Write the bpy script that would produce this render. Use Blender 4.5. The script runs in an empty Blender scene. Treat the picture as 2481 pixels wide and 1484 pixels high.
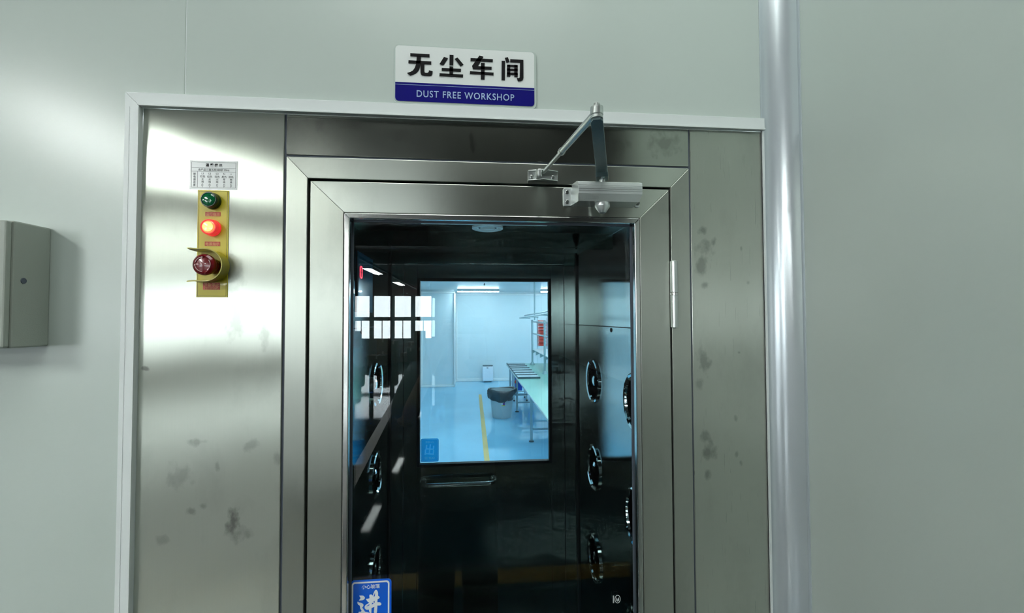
import bpy, bmesh, math, random
from mathutils import Vector, Matrix
random.seed(7)
PI = math.pi
sc = bpy.context.scene
COL = sc.collection
# ------------------------------------------------------------ camera, world, exposure
HC, DC = 1.70, 0.95                      # camera height and its distance from the wall plane (y = 0)
yaw, pitch, roll, FPX = -0.0915974, 0.02704931, 0.0028518, 1054.284
cam_d = bpy.data.cameras.new('camera'); cam = bpy.data.objects.new('camera', cam_d); COL.objects.link(cam)
cam_d.sensor_width = 36.0; cam_d.lens = 36.0 * FPX / 2481.0; cam_d.clip_start = 0.01
Rw = Matrix.Rotation(yaw, 3, 'Z') @ Matrix.Rotation(pitch, 3, 'X') @ Matrix.Rotation(roll, 3, 'Y')
Mc = Matrix((Rw.col[0], Rw.col[2], -Rw.col[1])).transposed().to_4x4()
cam.matrix_world = Matrix.Translation((0, -DC, HC)) @ Mc
sc.camera = cam
w = bpy.data.worlds.new('world'); sc.world = w; w.use_nodes = True
bg = w.node_tree.nodes['Background']; bg.inputs[0].default_value = (0.93, 0.97, 1.0, 1); bg.inputs[1].default_value = 8.5
vs = sc.view_settings
sc.display_settings.display_device = 'sRGB'
vs.view_transform = 'Standard'; vs.look = 'None'; vs.exposure = 0.68; vs.gamma = 1.0; vs.use_curve_mapping = False
cy = sc.cycles
cy.max_bounces = 8; cy.diffuse_bounces = 3; cy.glossy_bounces = 5; cy.transmission_bounces = 6; cy.transparent_max_bounces = 16
cy.use_denoising = True; cy.adaptive_threshold = 0.05; cy.adaptive_min_samples = 16; cy.caustics_reflective = False; cy.caustics_refractive = False
cy.sample_clamp_indirect = 6.0
TUBE = 50.0                              # brightness of the ceiling tubes of the workshop hall
CLEAN = 46.0                             # brightness of the clean-room tubes
# window layout of the hall behind the camera
WY = -18.95                              # far wall
WCOLS = [-8.97 + .912 * k for k in range(8)]      # left edge of each bay
WW, WZ = .78, ((.785, 1.635), (1.745, 2.745))
WX = -9.2                                # left wall with the same windows
SIDE = [-9.5 - 1.7 * k for k in range(3)]         # bays on the left wall (y of near edge)
def portal(loc, rot, sx, sy):
    l = bpy.data.lights.new('window_portal', 'AREA'); l.shape = 'RECTANGLE'; l.size = sx; l.size_y = sy
    l.cycles.is_portal = True
    o = bpy.data.objects.new('window_portal', l); COL.objects.link(o); o.location = loc; o.rotation_euler = rot
xa, xb = WCOLS[0], WCOLS[-1] + WW
portal(((xa + xb) / 2, WY - .02, 1.765), (PI / 2, 0, 0), xb - xa, 2.0)
ya, yb = SIDE[0], SIDE[-1] - 1.5
portal((WX - .02, (ya + yb) / 2, 1.765), (PI / 2, 0, -PI / 2), ya - yb, 2.0)
# outlines of the lettering (x, z on the wall)
G = {'sign': [[(-0.1332,2.2746),(-0.0919,2.2744),(-0.092,2.2679),(-0.1331,2.2683)],
[(-0.1368,2.2589),(-0.0881,2.2587),(-0.0884,2.2522),(-0.1371,2.2527)],
[(-0.1193,2.2695),(-0.1108,2.2692),(-0.111,2.2584),(-0.1121,2.2476),(-0.1147,2.239),(-0.1207,2.2318),(-0.1266,2.2284),(-0.1331,2.2258),(-0.1395,2.2308),(-0.1326,2.2335),(-0.1274,2.2368),(-0.1237,2.2424),(-0.121,2.2502),(-0.1197,2.261)],
[(-0.1113,2.2527),(-0.1032,2.2526),(-0.1032,2.2365),(-0.102,2.2334),(-0.099,2.2328),(-0.0953,2.2333),(-0.0938,2.2354),(-0.0929,2.239),(-0.0852,2.2371),(-0.086,2.2319),(-0.0878,2.228),(-0.0915,2.2266),(-0.1027,2.2268),(-0.108,2.2275),(-0.1105,2.2299),(-0.1113,2.2338)],
[(-0.0487,2.2756),(-0.0402,2.2756),(-0.0408,2.2527),(-0.0489,2.2526)],
[(-0.0607,2.2703),(-0.0524,2.2676),(-0.0625,2.2516),(-0.0702,2.2543)],
[(-0.0376,2.2672),(-0.0315,2.2703),(-0.0188,2.2557),(-0.0248,2.2512)],
[(-0.0657,2.2456),(-0.0239,2.2457),(-0.0244,2.2393),(-0.0658,2.2396)],
[(-0.0489,2.25),(-0.0411,2.2499),(-0.0415,2.231),(-0.0491,2.2311)],
[(-0.0703,2.2336),(-0.0192,2.2333),(-0.0197,2.2271),(-0.0706,2.2276)],
[(-0.0031,2.2707),(0.046,2.2706),(0.0457,2.2645),(-0.0032,2.2646)],
[(0.0161,2.277),(0.0249,2.2753),(0.0125,2.2534),(0.0432,2.2536),(0.0429,2.2475),(0.0023,2.2464),(0.0003,2.2533)],
[(-0.0043,2.2414),(0.0475,2.2408),(0.0472,2.2349),(-0.0046,2.2355)],
[(0.0196,2.2613),(0.0278,2.2613),(0.0275,2.2246),(0.0194,2.2247)],
[(0.0653,2.2682),(0.0727,2.2683),(0.0722,2.2248),(0.0649,2.225)],
[(0.0723,2.275),(0.0792,2.2769),(0.0828,2.2669),(0.0761,2.2647)],
[(0.0844,2.2728),(0.1136,2.2726),(0.1136,2.2323),(0.1122,2.2275),(0.1078,2.225),(0.1013,2.2245),(0.099,2.2313),(0.104,2.2311),(0.1055,2.2335),(0.106,2.2664),(0.0842,2.2662)],
[(0.0772,2.2603),(0.0843,2.2604),(0.0839,2.2337),(0.0768,2.2337)],
[(0.0933,2.2604),(0.101,2.2603),(0.1007,2.2336),(0.0933,2.2337)],
[(0.0772,2.2603),(0.101,2.2603),(0.1009,2.2556),(0.0772,2.2556)],
[(0.0772,2.2516),(0.1009,2.2515),(0.1009,2.2468),(0.0772,2.2469)],
[(0.0771,2.2428),(0.1009,2.2427),(0.1009,2.2377),(0.0771,2.2378)]],
'jin': [[(-0.2116,1.1075),(-0.2106,1.1124),(-0.2084,1.1172),(-0.2068,1.1196),(-0.204,1.1197),(-0.2018,1.1173),(-0.2006,1.1129),(-0.2008,1.1074),(-0.1979,1.105),(-0.1973,1.1033),(-0.1985,1.1017),(-0.2017,1.1),(-0.2021,1.0937),(-0.1973,1.0934),(-0.1946,1.0916),(-0.1935,1.0893),(-0.1946,1.0872),(-0.1978,1.0867),(-0.2019,1.0871),(-0.2027,1.0734),(-0.2043,1.068),(-0.2081,1.0688),(-0.2092,1.0738),(-0.2082,1.0847),(-0.2142,1.0823),(-0.2144,1.0708),(-0.2174,1.0727),(-0.2193,1.0766),(-0.2196,1.0797),(-0.224,1.0794),(-0.2267,1.0809),(-0.2284,1.0832),(-0.2284,1.0865),(-0.2262,1.0897),(-0.2186,1.0936),(-0.2225,1.0966),(-0.226,1.102),(-0.2225,1.1021),(-0.2184,1.1029),(-0.2188,1.109),(-0.2182,1.1106),(-0.2149,1.1107),(-0.2127,1.1092)],
[(-0.2398,1.1097),(-0.2356,1.1097),(-0.2318,1.1092),(-0.2291,1.1069),(-0.2279,1.1041),(-0.2296,1.1014),(-0.2334,1.1),(-0.2405,1.0997),(-0.2369,1.1046)],
[(-0.2428,1.0978),(-0.2409,1.0955),(-0.2366,1.0947),(-0.2322,1.0922),(-0.2306,1.0894),(-0.2319,1.0867),(-0.2338,1.0841),(-0.2311,1.0807),(-0.2278,1.0755),(-0.2196,1.0728),(-0.2059,1.0676),(-0.1895,1.066),(-0.1933,1.0618),(-0.2114,1.0624),(-0.2277,1.0684),(-0.2419,1.0726),(-0.2405,1.0761),(-0.237,1.0756),(-0.2343,1.0776),(-0.2376,1.0827),(-0.2384,1.0888),(-0.242,1.0912),(-0.2439,1.0952)]],
'holes': [[(-0.21,1.1063),(-0.207,1.1149),(-0.2072,1.1072)],
[(-0.2103,1.0953),(-0.2077,1.0973),(-0.2077,1.0932)],
[(-0.2134,1.09),(-0.2129,1.0935),(-0.2099,1.092)],
[(-0.2251,1.0866),(-0.2213,1.0894),(-0.2182,1.0908),(-0.2186,1.0887)]]}
# ------------------------------------------------------------ materials
def mat(name, col, rough=.5, metal=0.0, emit=None, es=0.0, spec=.5, coat=0.0, alpha_tr=None):
    m = bpy.data.materials.new(name); m.use_nodes = True
    b = m.node_tree.nodes['Principled BSDF']
    b.inputs['Base Color'].default_value = (*col, 1); b.inputs['Roughness'].default_value = rough
    b.inputs['Metallic'].default_value = metal; b.inputs['Specular IOR Level'].default_value = spec
    b.inputs['Coat Weight'].default_value = coat
    if emit: b.inputs['Emission Color'].default_value = (*emit, 1); b.inputs['Emission Strength'].default_value = es
    return m
class NT:
    def __init__(s, m): s.m = m; s.t = m.node_tree; s.b = s.t.nodes.get('Principled BSDF')
    def n(s, typ, **kw):
        nd = s.t.nodes.new(typ)
        for k, v in kw.items():
            if k == 'op': nd.operation = v
            elif k.startswith('i_'): nd.inputs[int(k[2:]) if k[2:].isdigit() else k[2:]].default_value = v
            else: setattr(nd, k, v)
        return nd
    def l(s, a, b): s.t.links.new(a, b); return s
    def math(s, op, a, b=None, clamp=False):
        nd = s.t.nodes.new('ShaderNodeMath'); nd.operation = op; nd.use_clamp = clamp
        for i, v in enumerate((a, b)):
            if v is None: continue
            if isinstance(v, (int, float)): nd.inputs[i].default_value = v
            else: s.t.links.new(v, nd.inputs[i])
        return nd.outputs[0]
    def pos(s, scale=(1, 1, 1)):
        g = s.n('ShaderNodeNewGeometry'); mp = s.n('ShaderNodeMapping'); mp.inputs['Scale'].default_value = scale
        s.l(g.outputs['Position'], mp.inputs['Vector']); return mp.outputs[0]
    def noise(s, scale, sc3=(1, 1, 1), detail=3, rough=.5):
        nd = s.n('ShaderNodeTexNoise'); nd.inputs['Scale'].default_value = scale; nd.inputs['Detail'].default_value = detail
        nd.inputs['Roughness'].default_value = rough
        s.l(s.pos(sc3), nd.inputs['Vector']); return nd.outputs['Fac']
    def mix(s, f, a, b):
        nd = s.n('ShaderNodeMix', data_type='RGBA')
        for i, v in ((0, f), (6, a), (7, b)):
            if isinstance(v, (int, float)): nd.inputs[i].default_value = v
            elif isinstance(v, tuple): nd.inputs[i].default_value = (*v, 1)
            else: s.l(v, nd.inputs[i])
        return nd.outputs[2]
    def bump(s, h, strength, dist, prev=None):
        nd = s.n('ShaderNodeBump'); nd.inputs['Strength'].default_value = strength; nd.inputs['Distance'].default_value = dist
        s.l(h, nd.inputs['Height'])
        if prev is not None: s.l(prev, nd.inputs['Normal'])
        return nd.outputs[0]
def steel(name, grain='v', rough=.3, aniso=.6, col=(.52, .53, .49), blobs=(), wave=.6, fine=.12, mottling=.05, diff=.22):
    """brushed stainless sheet: v = grain runs up and down, h = grain runs left to right, sv = side walls"""
    m = bpy.data.materials.new(name); m.use_nodes = True; T = NT(m); m.node_tree.nodes.remove(T.b)
    gl = T.n('ShaderNodeBsdfAnisotropic'); gl.distribution = 'BECKMANN'; gl.inputs['Anisotropy'].default_value = -aniso
    df = T.n('ShaderNodeBsdfDiffuse'); mx = T.n('ShaderNodeMixShader'); mx.inputs[0].default_value = diff
    T.l(gl.outputs[0], mx.inputs[1]); T.l(df.outputs[0], mx.inputs[2]); T.l(mx.outputs[0], m.node_tree.nodes['Material Output'].inputs[0])
    tv = T.n('ShaderNodeCombineXYZ'); t = {'v': (1, 0, 0), 'h': (0, 0, 1), 'sv': (0, 1, 0)}[grain]
    for i in range(3): tv.inputs[i].default_value = t[i]
    T.l(tv.outputs[0], gl.inputs['Tangent'])
    s3 = {'v': (900, 900, 9), 'h': (9, 9, 900), 'sv': (900, 900, 9)}[grain]
    brush = T.noise(1.0, s3, 2)
    big = T.noise(2.3, (1, 1, .8), 2)
    dirt = T.noise(9.0, (1, 1, .6), 6, .62)
    dm = T.n('ShaderNodeMapRange'); dm.inputs[1].default_value = .52; dm.inputs[2].default_value = .78
    T.l(dirt, dm.inputs[0]); dirtm = dm.outputs[0]
    mask = T.math('MULTIPLY', dirtm, mottling * 4)
    if blobs:
        g = T.n('ShaderNodeNewGeometry'); sp = T.n('ShaderNodeSeparateXYZ'); T.l(g.outputs['Position'], sp.inputs[0])
        wob = T.math('MULTIPLY', T.noise(55, (1, 1, .7), 5), 2.4)
        for (x, z, rx, rz, k) in blobs:
            dx = T.math('DIVIDE', T.math('SUBTRACT', sp.outputs[0], x), rx)
            dz = T.math('DIVIDE', T.math('SUBTRACT', sp.outputs[2], z), rz)
            d = T.math('SQRT', T.math('ADD', T.math('MULTIPLY', dx, dx), T.math('MULTIPLY', dz, dz)))
            v = T.math('MULTIPLY', T.math('SUBTRACT', 2.1, T.math('ADD', d, wob), True), 1.6, True)
            mask = T.math('MAXIMUM', mask, T.math('MULTIPLY', v, k))
    br = T.mix(T.math('MULTIPLY', brush, fine * 2), tuple(c * 1.06 for c in col), tuple(c * .8 for c in col))
    c2 = T.mix(T.math('MINIMUM', mask, .75), br, tuple(c * .27 for c in col))
    T.l(c2, gl.inputs['Color']); T.l(c2, df.inputs['Color'])
    r = T.math('ADD', T.math('MULTIPLY', brush, .03), rough - .015)
    r = T.math('ADD', r, T.math('MULTIPLY', mask, .02)); T.l(r, gl.inputs['Roughness'])
    nrm = T.bump(big, wave, .004)
    nrm = T.bump(brush, .02, .0006, nrm)
    T.l(nrm, gl.inputs['Normal'])
    return m
def painted(name, col, rough=.38, bump=.05, scale=260, spec=.5):
    m = mat(name, col, rough, 0, spec=spec); T = NT(m)
    n1 = T.noise(scale, (1, 1, 1), 2); n2 = T.noise(1.4, (1, 1, 1), 2)
    T.l(T.bump(n2, .25, .006, T.bump(n1, bump, .001)), T.b.inputs['Normal'])
    T.l(T.mix(T.noise(3, (1, 1, 1), 4), tuple(c * .97 for c in col), tuple(min(1, c * 1.03) for c in col)), T.b.inputs['Base Color'])
    return m
def glass(name, tint=(.86, .95, .96), f0=.05):
    m = bpy.data.materials.new(name); m.use_nodes = True; T = NT(m); t = m.node_tree
    t.nodes.remove(T.b); out = t.nodes['Material Output']
    lw = T.n('ShaderNodeLayerWeight'); lw.inputs[0].default_value = .5
    f = T.math('ADD', T.math('MULTIPLY', T.math('POWER', lw.outputs['Facing'], 5.0), 1 - f0), f0)
    tr = T.n('ShaderNodeBsdfTransparent'); tr.inputs[0].default_value = (*tint, 1)
    gl = T.n('ShaderNodeBsdfGlossy'); gl.inputs['Roughness'].default_value = 0.0; gl.inputs[0].default_value = (1, 1, 1, 1)
    mx = T.n('ShaderNodeMixShader'); T.l(f, mx.inputs[0]); T.l(tr.outputs[0], mx.inputs[1]); T.l(gl.outputs[0], mx.inputs[2])
    T.l(mx.outputs[0], out.inputs[0]); return m
BL_L = [(-.4866, 1.284, .016, .036, .8), (-.475, 1.262, .03, .02, .35), (-.40, 1.41, .012, .02, .35), (-.455, 1.44, .02, .015, .35), (-.66, 1.60, .01, .006, .9),
        (-.50, 1.79, .035, .045, .3), (-.49, 1.70, .03, .05, .3), (-.43, 1.66, .012, .04, .3), (-.59, 1.38, .03, .03, .3), (-.56, 1.45, .02, .01, .4),
        (-.62, 1.255, .02, .012, .3), (-.57, 1.31, .012, .01, .45), (-.545, 1.32, .01, .008, .4), (-.52, 1.40, .007, .018, .4), (-.60, 1.99, .02, .01, .3)]
BL_R = [(.525, 1.90, .014, .012, .5), (.535, 1.86, .03, .02, .45), (.525, 1.82, .022, .03, .5), (.53, 1.775, .014, .012, .5), (.553, 1.87, .008, .02, .5), (.525, 1.60, .02, .035, .45), (.515, 1.55, .012, .02, .35),
        (.535, 1.40, .018, .03, .55), (.525, 1.43, .014, .02, .45), (.53, 1.345, .01, .018, .5), (.60, 1.39, .007, .01, .4), (.61, 1.37, .005, .008, .4), (.61, 1.62, .006, .006, .5), (.635, 1.78, .007, .008, .4), (.62, 1.86, .004, .008, .4), (.60, 1.47, .006, .01, .4)]
BL_H = [(.44, 2.10, .05, .035, .4), (.0, 2.09, .009, .04, .6), (-.32, 2.11, .02, .02, .3), (-.16, 2.1, .04, .02, .3), (.33, 2.09, .03, .03, .25), (-.25, 2.115, .03, .012, .3)]
STEEL = (.50, .535, .475)
M = {}
M['steel_left'] = steel('brushed_steel_stained', 'v', .25, .62, STEEL, BL_L, wave=1.1, diff=.42)
M['steel_right'] = steel('brushed_steel_printed', 'v', .28, .6, STEEL, BL_R, wave=.9, diff=.19)
M['steel_head'] = steel('brushed_steel_head', 'h', .25, .35, tuple(c * .8 for c in STEEL), BL_H, diff=.04)
M['steel_v'] = steel('brushed_steel_upright', 'v', .35, .45, tuple(c * .85 for c in STEEL), wave=.3, fine=.08)
M['steel_h'] = steel('brushed_steel_level', 'h', .29, .45, STEEL, wave=.3, fine=.08, diff=.08)
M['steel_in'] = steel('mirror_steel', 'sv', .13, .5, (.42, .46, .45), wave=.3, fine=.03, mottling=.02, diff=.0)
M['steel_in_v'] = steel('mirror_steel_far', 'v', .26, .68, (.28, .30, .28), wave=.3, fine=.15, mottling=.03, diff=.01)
M['edge'] = mat('polished_edge', (.62, .64, .62), .18, 1.0)
M['gap'] = mat('black_rubber', (.008, .009, .01), .7)
M['seal'] = mat('grey_seal', (.09, .11, .14), .55)
M['alu'] = painted('white_aluminium', (.74, .79, .78), .42, .02, 120)
M['wall'] = painted('wall_paint', (.53, .60, .56), .27)
M['cove'] = mat('anodised_cove', (.60, .66, .69), .24, .45, coat=.2)
M['box'] = painted('grey_enamel', (.34, .375, .33), .5, .3, 420)
M['black'] = mat('black', (.006, .006, .007), .5)
M['white'] = mat('white_print', (.78, .80, .79), .4)
M['signwhite'] = mat('sign_white', (.82, .86, .84), .15, coat=.6)
M['acryl'] = mat('acrylic_edge', (.52, .60, .56), .08, coat=.8)
M['navy'] = mat('sign_navy', (.003, .002, .17), .3, spec=.25)
M['signtext'] = mat('sign_pale_blue', (.42, .56, .80), .3)
M['yellow'] = mat('yellow_plate', (.60, .50, .018), .35, coat=.3)
M['guard'] = mat('yellow_guard', (.42, .36, .035), .3, coat=.3)
M['redlabel'] = mat('red_label', (.50, .045, .01), .45)
M['labeltext'] = mat('pale_label_text', (.80, .42, .16), .5)
M['darkline'] = mat('dark_line', (.02, .02, .01), .5)
M['green'] = mat('green_lens', (.003, .13, .045), .12, coat=1.0)
M['greendark'] = mat('green_bezel', (.002, .03, .014), .2)
M['redlens'] = mat('lit_red_lens', (.75, .10, .05), .15, emit=(1.0, .17, .06), es=1.1, coat=.8)
M['redlensc'] = mat('lit_red_core', (.9, .3, .1), .2, emit=(1.0, .33, .10), es=1.5, coat=.8)
M['redbez'] = mat('red_bezel', (.65, .02, .03), .2, emit=(1.0, .03, .05), es=.35, coat=.6)
M['knob'] = mat('dark_red_knob', (.17, .004, .008), .25, coat=.4)
M['arrow'] = mat('pink_arrows', (.60, .35, .36), .4)
M['paper'] = mat('white_sticker', (.84, .87, .86), .25)
M['ink'] = mat('grey_ink', (.12, .14, .14), .5)
M['inkb'] = mat('black_ink', (.002, .002, .003), .6, spec=.15)
M['silver'] = mat('silver_paint', (.76, .81, .80), .3, .65)
M['chrome'] = mat('zinc_plated', (.66, .70, .68), .36, 1.0)
M['darkmetal'] = mat('dark_arm', (.17, .24, .25), .35, .8)
M['screw'] = mat('screw_steel', (.25, .27, .26), .3, 1.0)
M['glass'] = glass('door_glass', (.89, .95, .96), .044)
M['glass2'] = glass('far_door_glass', (.89, .95, .97), .04)
M['winglass'] = glass('window_glass', (.96, .98, .98), .03)
M['stblue'] = mat('sticker_blue', (.005, .13, .72), .35, coat=.3)
M['stwhite'] = mat('sticker_white', (.86, .90, .92), .35)
M['panelblue'] = mat('display_panel_blue', (.06, .26, .44), .2, coat=.5)
M['led'] = mat('red_digits', (.9, .1, .1), .3, emit=(1.0, .06, .10), es=1.3)
M['dome'] = mat('glowing_white_acrylic', (.55, .75, .80), .2, emit=(.5, .8, .9), es=.10)  # faint glow put in; the cabin lamp is off, the speaker no lamp
M['nozzle'] = mat('polished_nozzle', (.70, .73, .72), .07, 1.0)
M['cleanwall'] = painted('clean_room_wall', (.76, .86, .90), .3, .02)
M['cleantrim'] = mat('clean_room_trim', (.95, .97, .97), .2)
M['cleanceil'] = painted('clean_room_ceiling', (.80, .86, .87), .35, .02)
M['can'] = mat('white_bucket', (.46, .53, .56), .35); M['purifier'] = mat('white_plastic', (.84, .87, .95), .3)
M['bag'] = mat('black_bag', (.018, .035, .045), .32)
M['benchtop'] = mat('green_bench_mat', (.26, .52, .45), .28)
M['benchedge'] = mat('bench_edge', (.70, .82, .85), .3)
M['tubegrey'] = mat('grey_pipe', (.30, .42, .46), .3, .2)
M['tray'] = mat('grey_tray', (.42, .52, .58), .4)
M['traydark'] = mat('dark_tray_edge', (.05, .09, .11), .4)
M['crateblue'] = mat('blue_crate', (.01, .10, .62), .4)
M['redpart'] = mat('red_plastic', (.85, .10, .07), .4)
M['purple'] = mat('purple_print', (.16, .04, .25), .5)
M['floorline'] = mat('yellow_line', (.62, .42, .05), .3)
M['lineyel'] = mat('floor_tape', (.20, .13, .02), .4)
M['linegrey'] = mat('pale_floor_stripe', (.42, .38, .34), .35)
M['tube'] = mat('tube_light', (.9, .9, .9), .4, emit=(.95, 1.0, .97), es=TUBE)
M['cleantube'] = mat('clean_tube_light', (.9, .95, 1), .4, emit=(.86, .97, 1.0), es=CLEAN)
M['tube_far'] = mat('tube_light_far', (.9, .9, .9), .4, emit=(.95, 1.0, .97), es=14.0)
M['panel'] = mat('added_panel_light', (.9, .9, .9), .5, emit=(.95, 1.0, .96), es=2.8)  # glow of the added overhead panel
M['fixture'] = mat('white_fixture', (.7, .72, .72), .4)
M['concrete'] = painted('factory_wall', (.26, .25, .24), .7, .2, 30)
M['ceil'] = painted('factory_ceiling', (.10, .10, .095), .8, .3, 14)
M['beam'] = mat('dark_beam', (.06, .065, .06), .7)
M['winframe'] = mat('window_frame', (.10, .10, .10), .5)
M['carton'] = mat('brown_carton', (.24, .17, .12), .8)
M['cartond'] = mat('dark_carton', (.10, .075, .044), .8)
M['tape'] = mat('carton_tape', (.48, .42, .33), .4)
M['skin'] = mat('skin', (.45, .27, .19), .5)
M['shirt'] = mat('dark_grey_shirt', (.075, .082, .08), .85)
M['trousers'] = mat('black_trousers', (.008, .009, .009), .9)
M['hair'] = mat('black_hair', (.01, .01, .01), .5)
M['shoe'] = mat('dark_shoe', (.02, .02, .02), .5)
M['phone'] = mat('black_phone', (.01, .01, .012), .15)
def floor_mat(name, col, rough, bumpk, spec=.5):
    m = mat(name, col, rough, 0, spec=spec, coat=.0); T = NT(m)
    T.l(T.mix(T.noise(1.3, (1, 1, 1), 5), tuple(c * .8 for c in col), tuple(min(1, c * 1.15) for c in col)), T.b.inputs['Base Color'])
    T.l(T.bump(T.noise(1.2, (1, 1, 1), 1), bumpk, .012), T.b.inputs['Normal'])
    return m
M['floor'] = floor_mat('grey_epoxy_floor', (.016, .021, .024), .045, .002, .25)
M['floorblue'] = floor_mat('blue_epoxy_floor', (.008, .032, .042), .10, .008, .32)
M['cleanfloor'] = floor_mat('light_blue_epoxy_floor', (.28, .63, .90), .055, .006)
# ------------------------------------------------------------ mesh helpers
def wloc(p):
    v = Vector((0, 0, 0))
    while p is not None: v += p.location; p = p.parent
    return v
def obj(name, bm, m, parent=None, smooth=False, bevel=0.0, seg=2):
    me = bpy.data.meshes.new(name)
    off = wloc(parent)
    if parent is not None: bmesh.ops.translate(bm, verts=bm.verts, vec=-off)
    bm.normal_update(); bm.to_mesh(me); bm.free()
    o = bpy.data.objects.new(name, me); COL.objects.link(o)
    if isinstance(m, (list, tuple)):
        for k in m: me.materials.append(M[k])
    else: me.materials.append(M[m])
    if parent is not None: o.parent = parent
    if smooth:
        for p in me.polygons: p.use_smooth = True
    elif any(p.use_smooth for p in me.polygons):
        e = o.modifiers.new('edges', 'EDGE_SPLIT'); e.split_angle = .55
    if bevel:
        b = o.modifiers.new('bevel', 'BEVEL'); b.width = bevel; b.segments = seg; b.limit_method = 'ANGLE'; b.angle_limit = .6
    return o
def tag(o, label=None, cat=None, group=None, kind=None):
    if label: o['label'] = label
    if cat: o['category'] = cat
    if group: o['group'] = group
    if kind: o['kind'] = kind
    return o
def thing(name, label, cat, loc=(0, 0, 0), group=None, kind=None, parent=None):
    o = bpy.data.objects.new(name, None); COL.objects.link(o); o.location = loc
    o.empty_display_size = .05
    return tag(o, label, cat, group, kind)
def recenter(o):
    """moves a one-mesh thing's origin to the middle of its base"""
    me = o.data; lo = [min(v.co[i] for v in me.vertices) for i in range(3)]; hi = [max(v.co[i] for v in me.vertices) for i in range(3)]
    c = Vector(((lo[0] + hi[0]) / 2, (lo[1] + hi[1]) / 2, lo[2])); me.transform(Matrix.Translation(-c)); o.location = c; return o
def new(): return bmesh.new()
def box(bm, x0, x1, y0, y1, z0, z1, mi=0):
    vs_ = [bm.verts.new((x, y, z)) for x in (x0, x1) for y in (y0, y1) for z in (z0, z1)]
    for f in ((0, 1, 3, 2), (4, 6, 7, 5), (0, 4, 5, 1), (2, 3, 7, 6), (0, 2, 6, 4), (1, 5, 7, 3)):
        fc = bm.faces.new([vs_[i] for i in f]); fc.material_index = mi
    bmesh.ops.recalc_face_normals(bm, faces=bm.faces[-6:]); return bm
def bx(*a, mi=0): return box(new(), *a, mi=mi)
def prism(bm, pts, a, b, axis='y', mi=0):
    """polygon pts in the two other axes, extruded from a to b along axis"""
    def P(u, v, t): return {'y': (u, t, v), 'x': (t, u, v), 'z': (u, v, t)}[axis]
    A = [bm.verts.new(P(u, v, a)) for u, v in pts]; B = [bm.verts.new(P(u, v, b)) for u, v in pts]
    n = len(pts); fs = [bm.faces.new(A), bm.faces.new(B[::-1])]
    for i in range(n): fs.append(bm.faces.new((A[i], A[(i + 1) % n], B[(i + 1) % n], B[i])))
    for f in fs: f.material_index = mi
    bmesh.ops.recalc_face_normals(bm, faces=fs); return bm
def lathe(bm, prof, c, axis='y', seg=32, mi=0, sgn=1, a0=0, a1=2 * PI):
    """profile [(r, t)] turned about an axis through c"""
    full = abs(a1 - a0 - 2 * PI) < 1e-6; n = seg if full else seg + 1; rings = []
    for r, t in prof:
        ring = []
        for i in range(n):
            a = a0 + (a1 - a0) * i / seg; u, v = r * math.cos(a), r * math.sin(a); t2 = t * sgn
            p = {'y': (u, t2, v), 'x': (t2, u, v), 'z': (u, v, t2)}[axis]
            ring.append(bm.verts.new((c[0] + p[0], c[1] + p[1], c[2] + p[2])))
        rings.append(ring)
    fs = []
    for k in range(len(rings) - 1):
        for i in range(seg):
            j = (i + 1) % n
            fs.append(bm.faces.new((rings[k][i], rings[k][j], rings[k + 1][j], rings[k + 1][i])))
    for f in fs: f.material_index = mi; f.smooth = True
    if full:
        if prof[0][0] > 1e-6: fs.append(bm.faces.new(rings[0]))
        if prof[-1][0] > 1e-6: fs.append(bm.faces.new(rings[-1]))
    bmesh.ops.remove_doubles(bm, verts=bm.verts, dist=1e-6)
    bmesh.ops.recalc_face_normals(bm, faces=bm.faces); return bm
def tube(bm, pts, r, seg=12, mi=0, cap=True):
    pts = [Vector(p) for p in pts]; rings = []; rr = r if isinstance(r, (list, tuple)) else [r] * len(pts)
    prev = None
    for i, p in enumerate(pts):
        d = (pts[min(i + 1, len(pts) - 1)] - pts[max(i - 1, 0)]).normalized()
        u = d.cross(Vector((0, 0, 1))) if abs(d.z) < .95 else d.cross(Vector((0, 1, 0)))
        if prev is not None: u = prev - d * prev.dot(d)
        u.normalize(); prev = u; v = d.cross(u)
        rings.append([bm.verts.new(p + (u * math.cos(2 * PI * k / seg) + v * math.sin(2 * PI * k / seg)) * rr[i]) for k in range(seg)])
    fs = []
    for a, b in zip(rings, rings[1:]):
        for k in range(seg): fs.append(bm.faces.new((a[k], a[(k + 1) % seg], b[(k + 1) % seg], b[k])))
    for f in fs: f.smooth = True
    if cap: fs.append(bm.faces.new(rings[0][::-1])); fs.append(bm.faces.new(rings[-1]))
    for f in fs: f.material_index = mi
    bmesh.ops.recalc_face_normals(bm, faces=fs); return bm
def rrect(x0, x1, z0, z1, r, n=5):
    P = []
    for cx, cz, a in ((x1 - r, z1 - r, 0), (x0 + r, z1 - r, PI / 2), (x0 + r, z0 + r, PI), (x1 - r, z0 + r, 1.5 * PI)):
        P += [(cx + r * math.cos(a + PI / 2 * k / n), cz + r * math.sin(a + PI / 2 * k / n)) for k in range(n + 1)]
    return P
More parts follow.
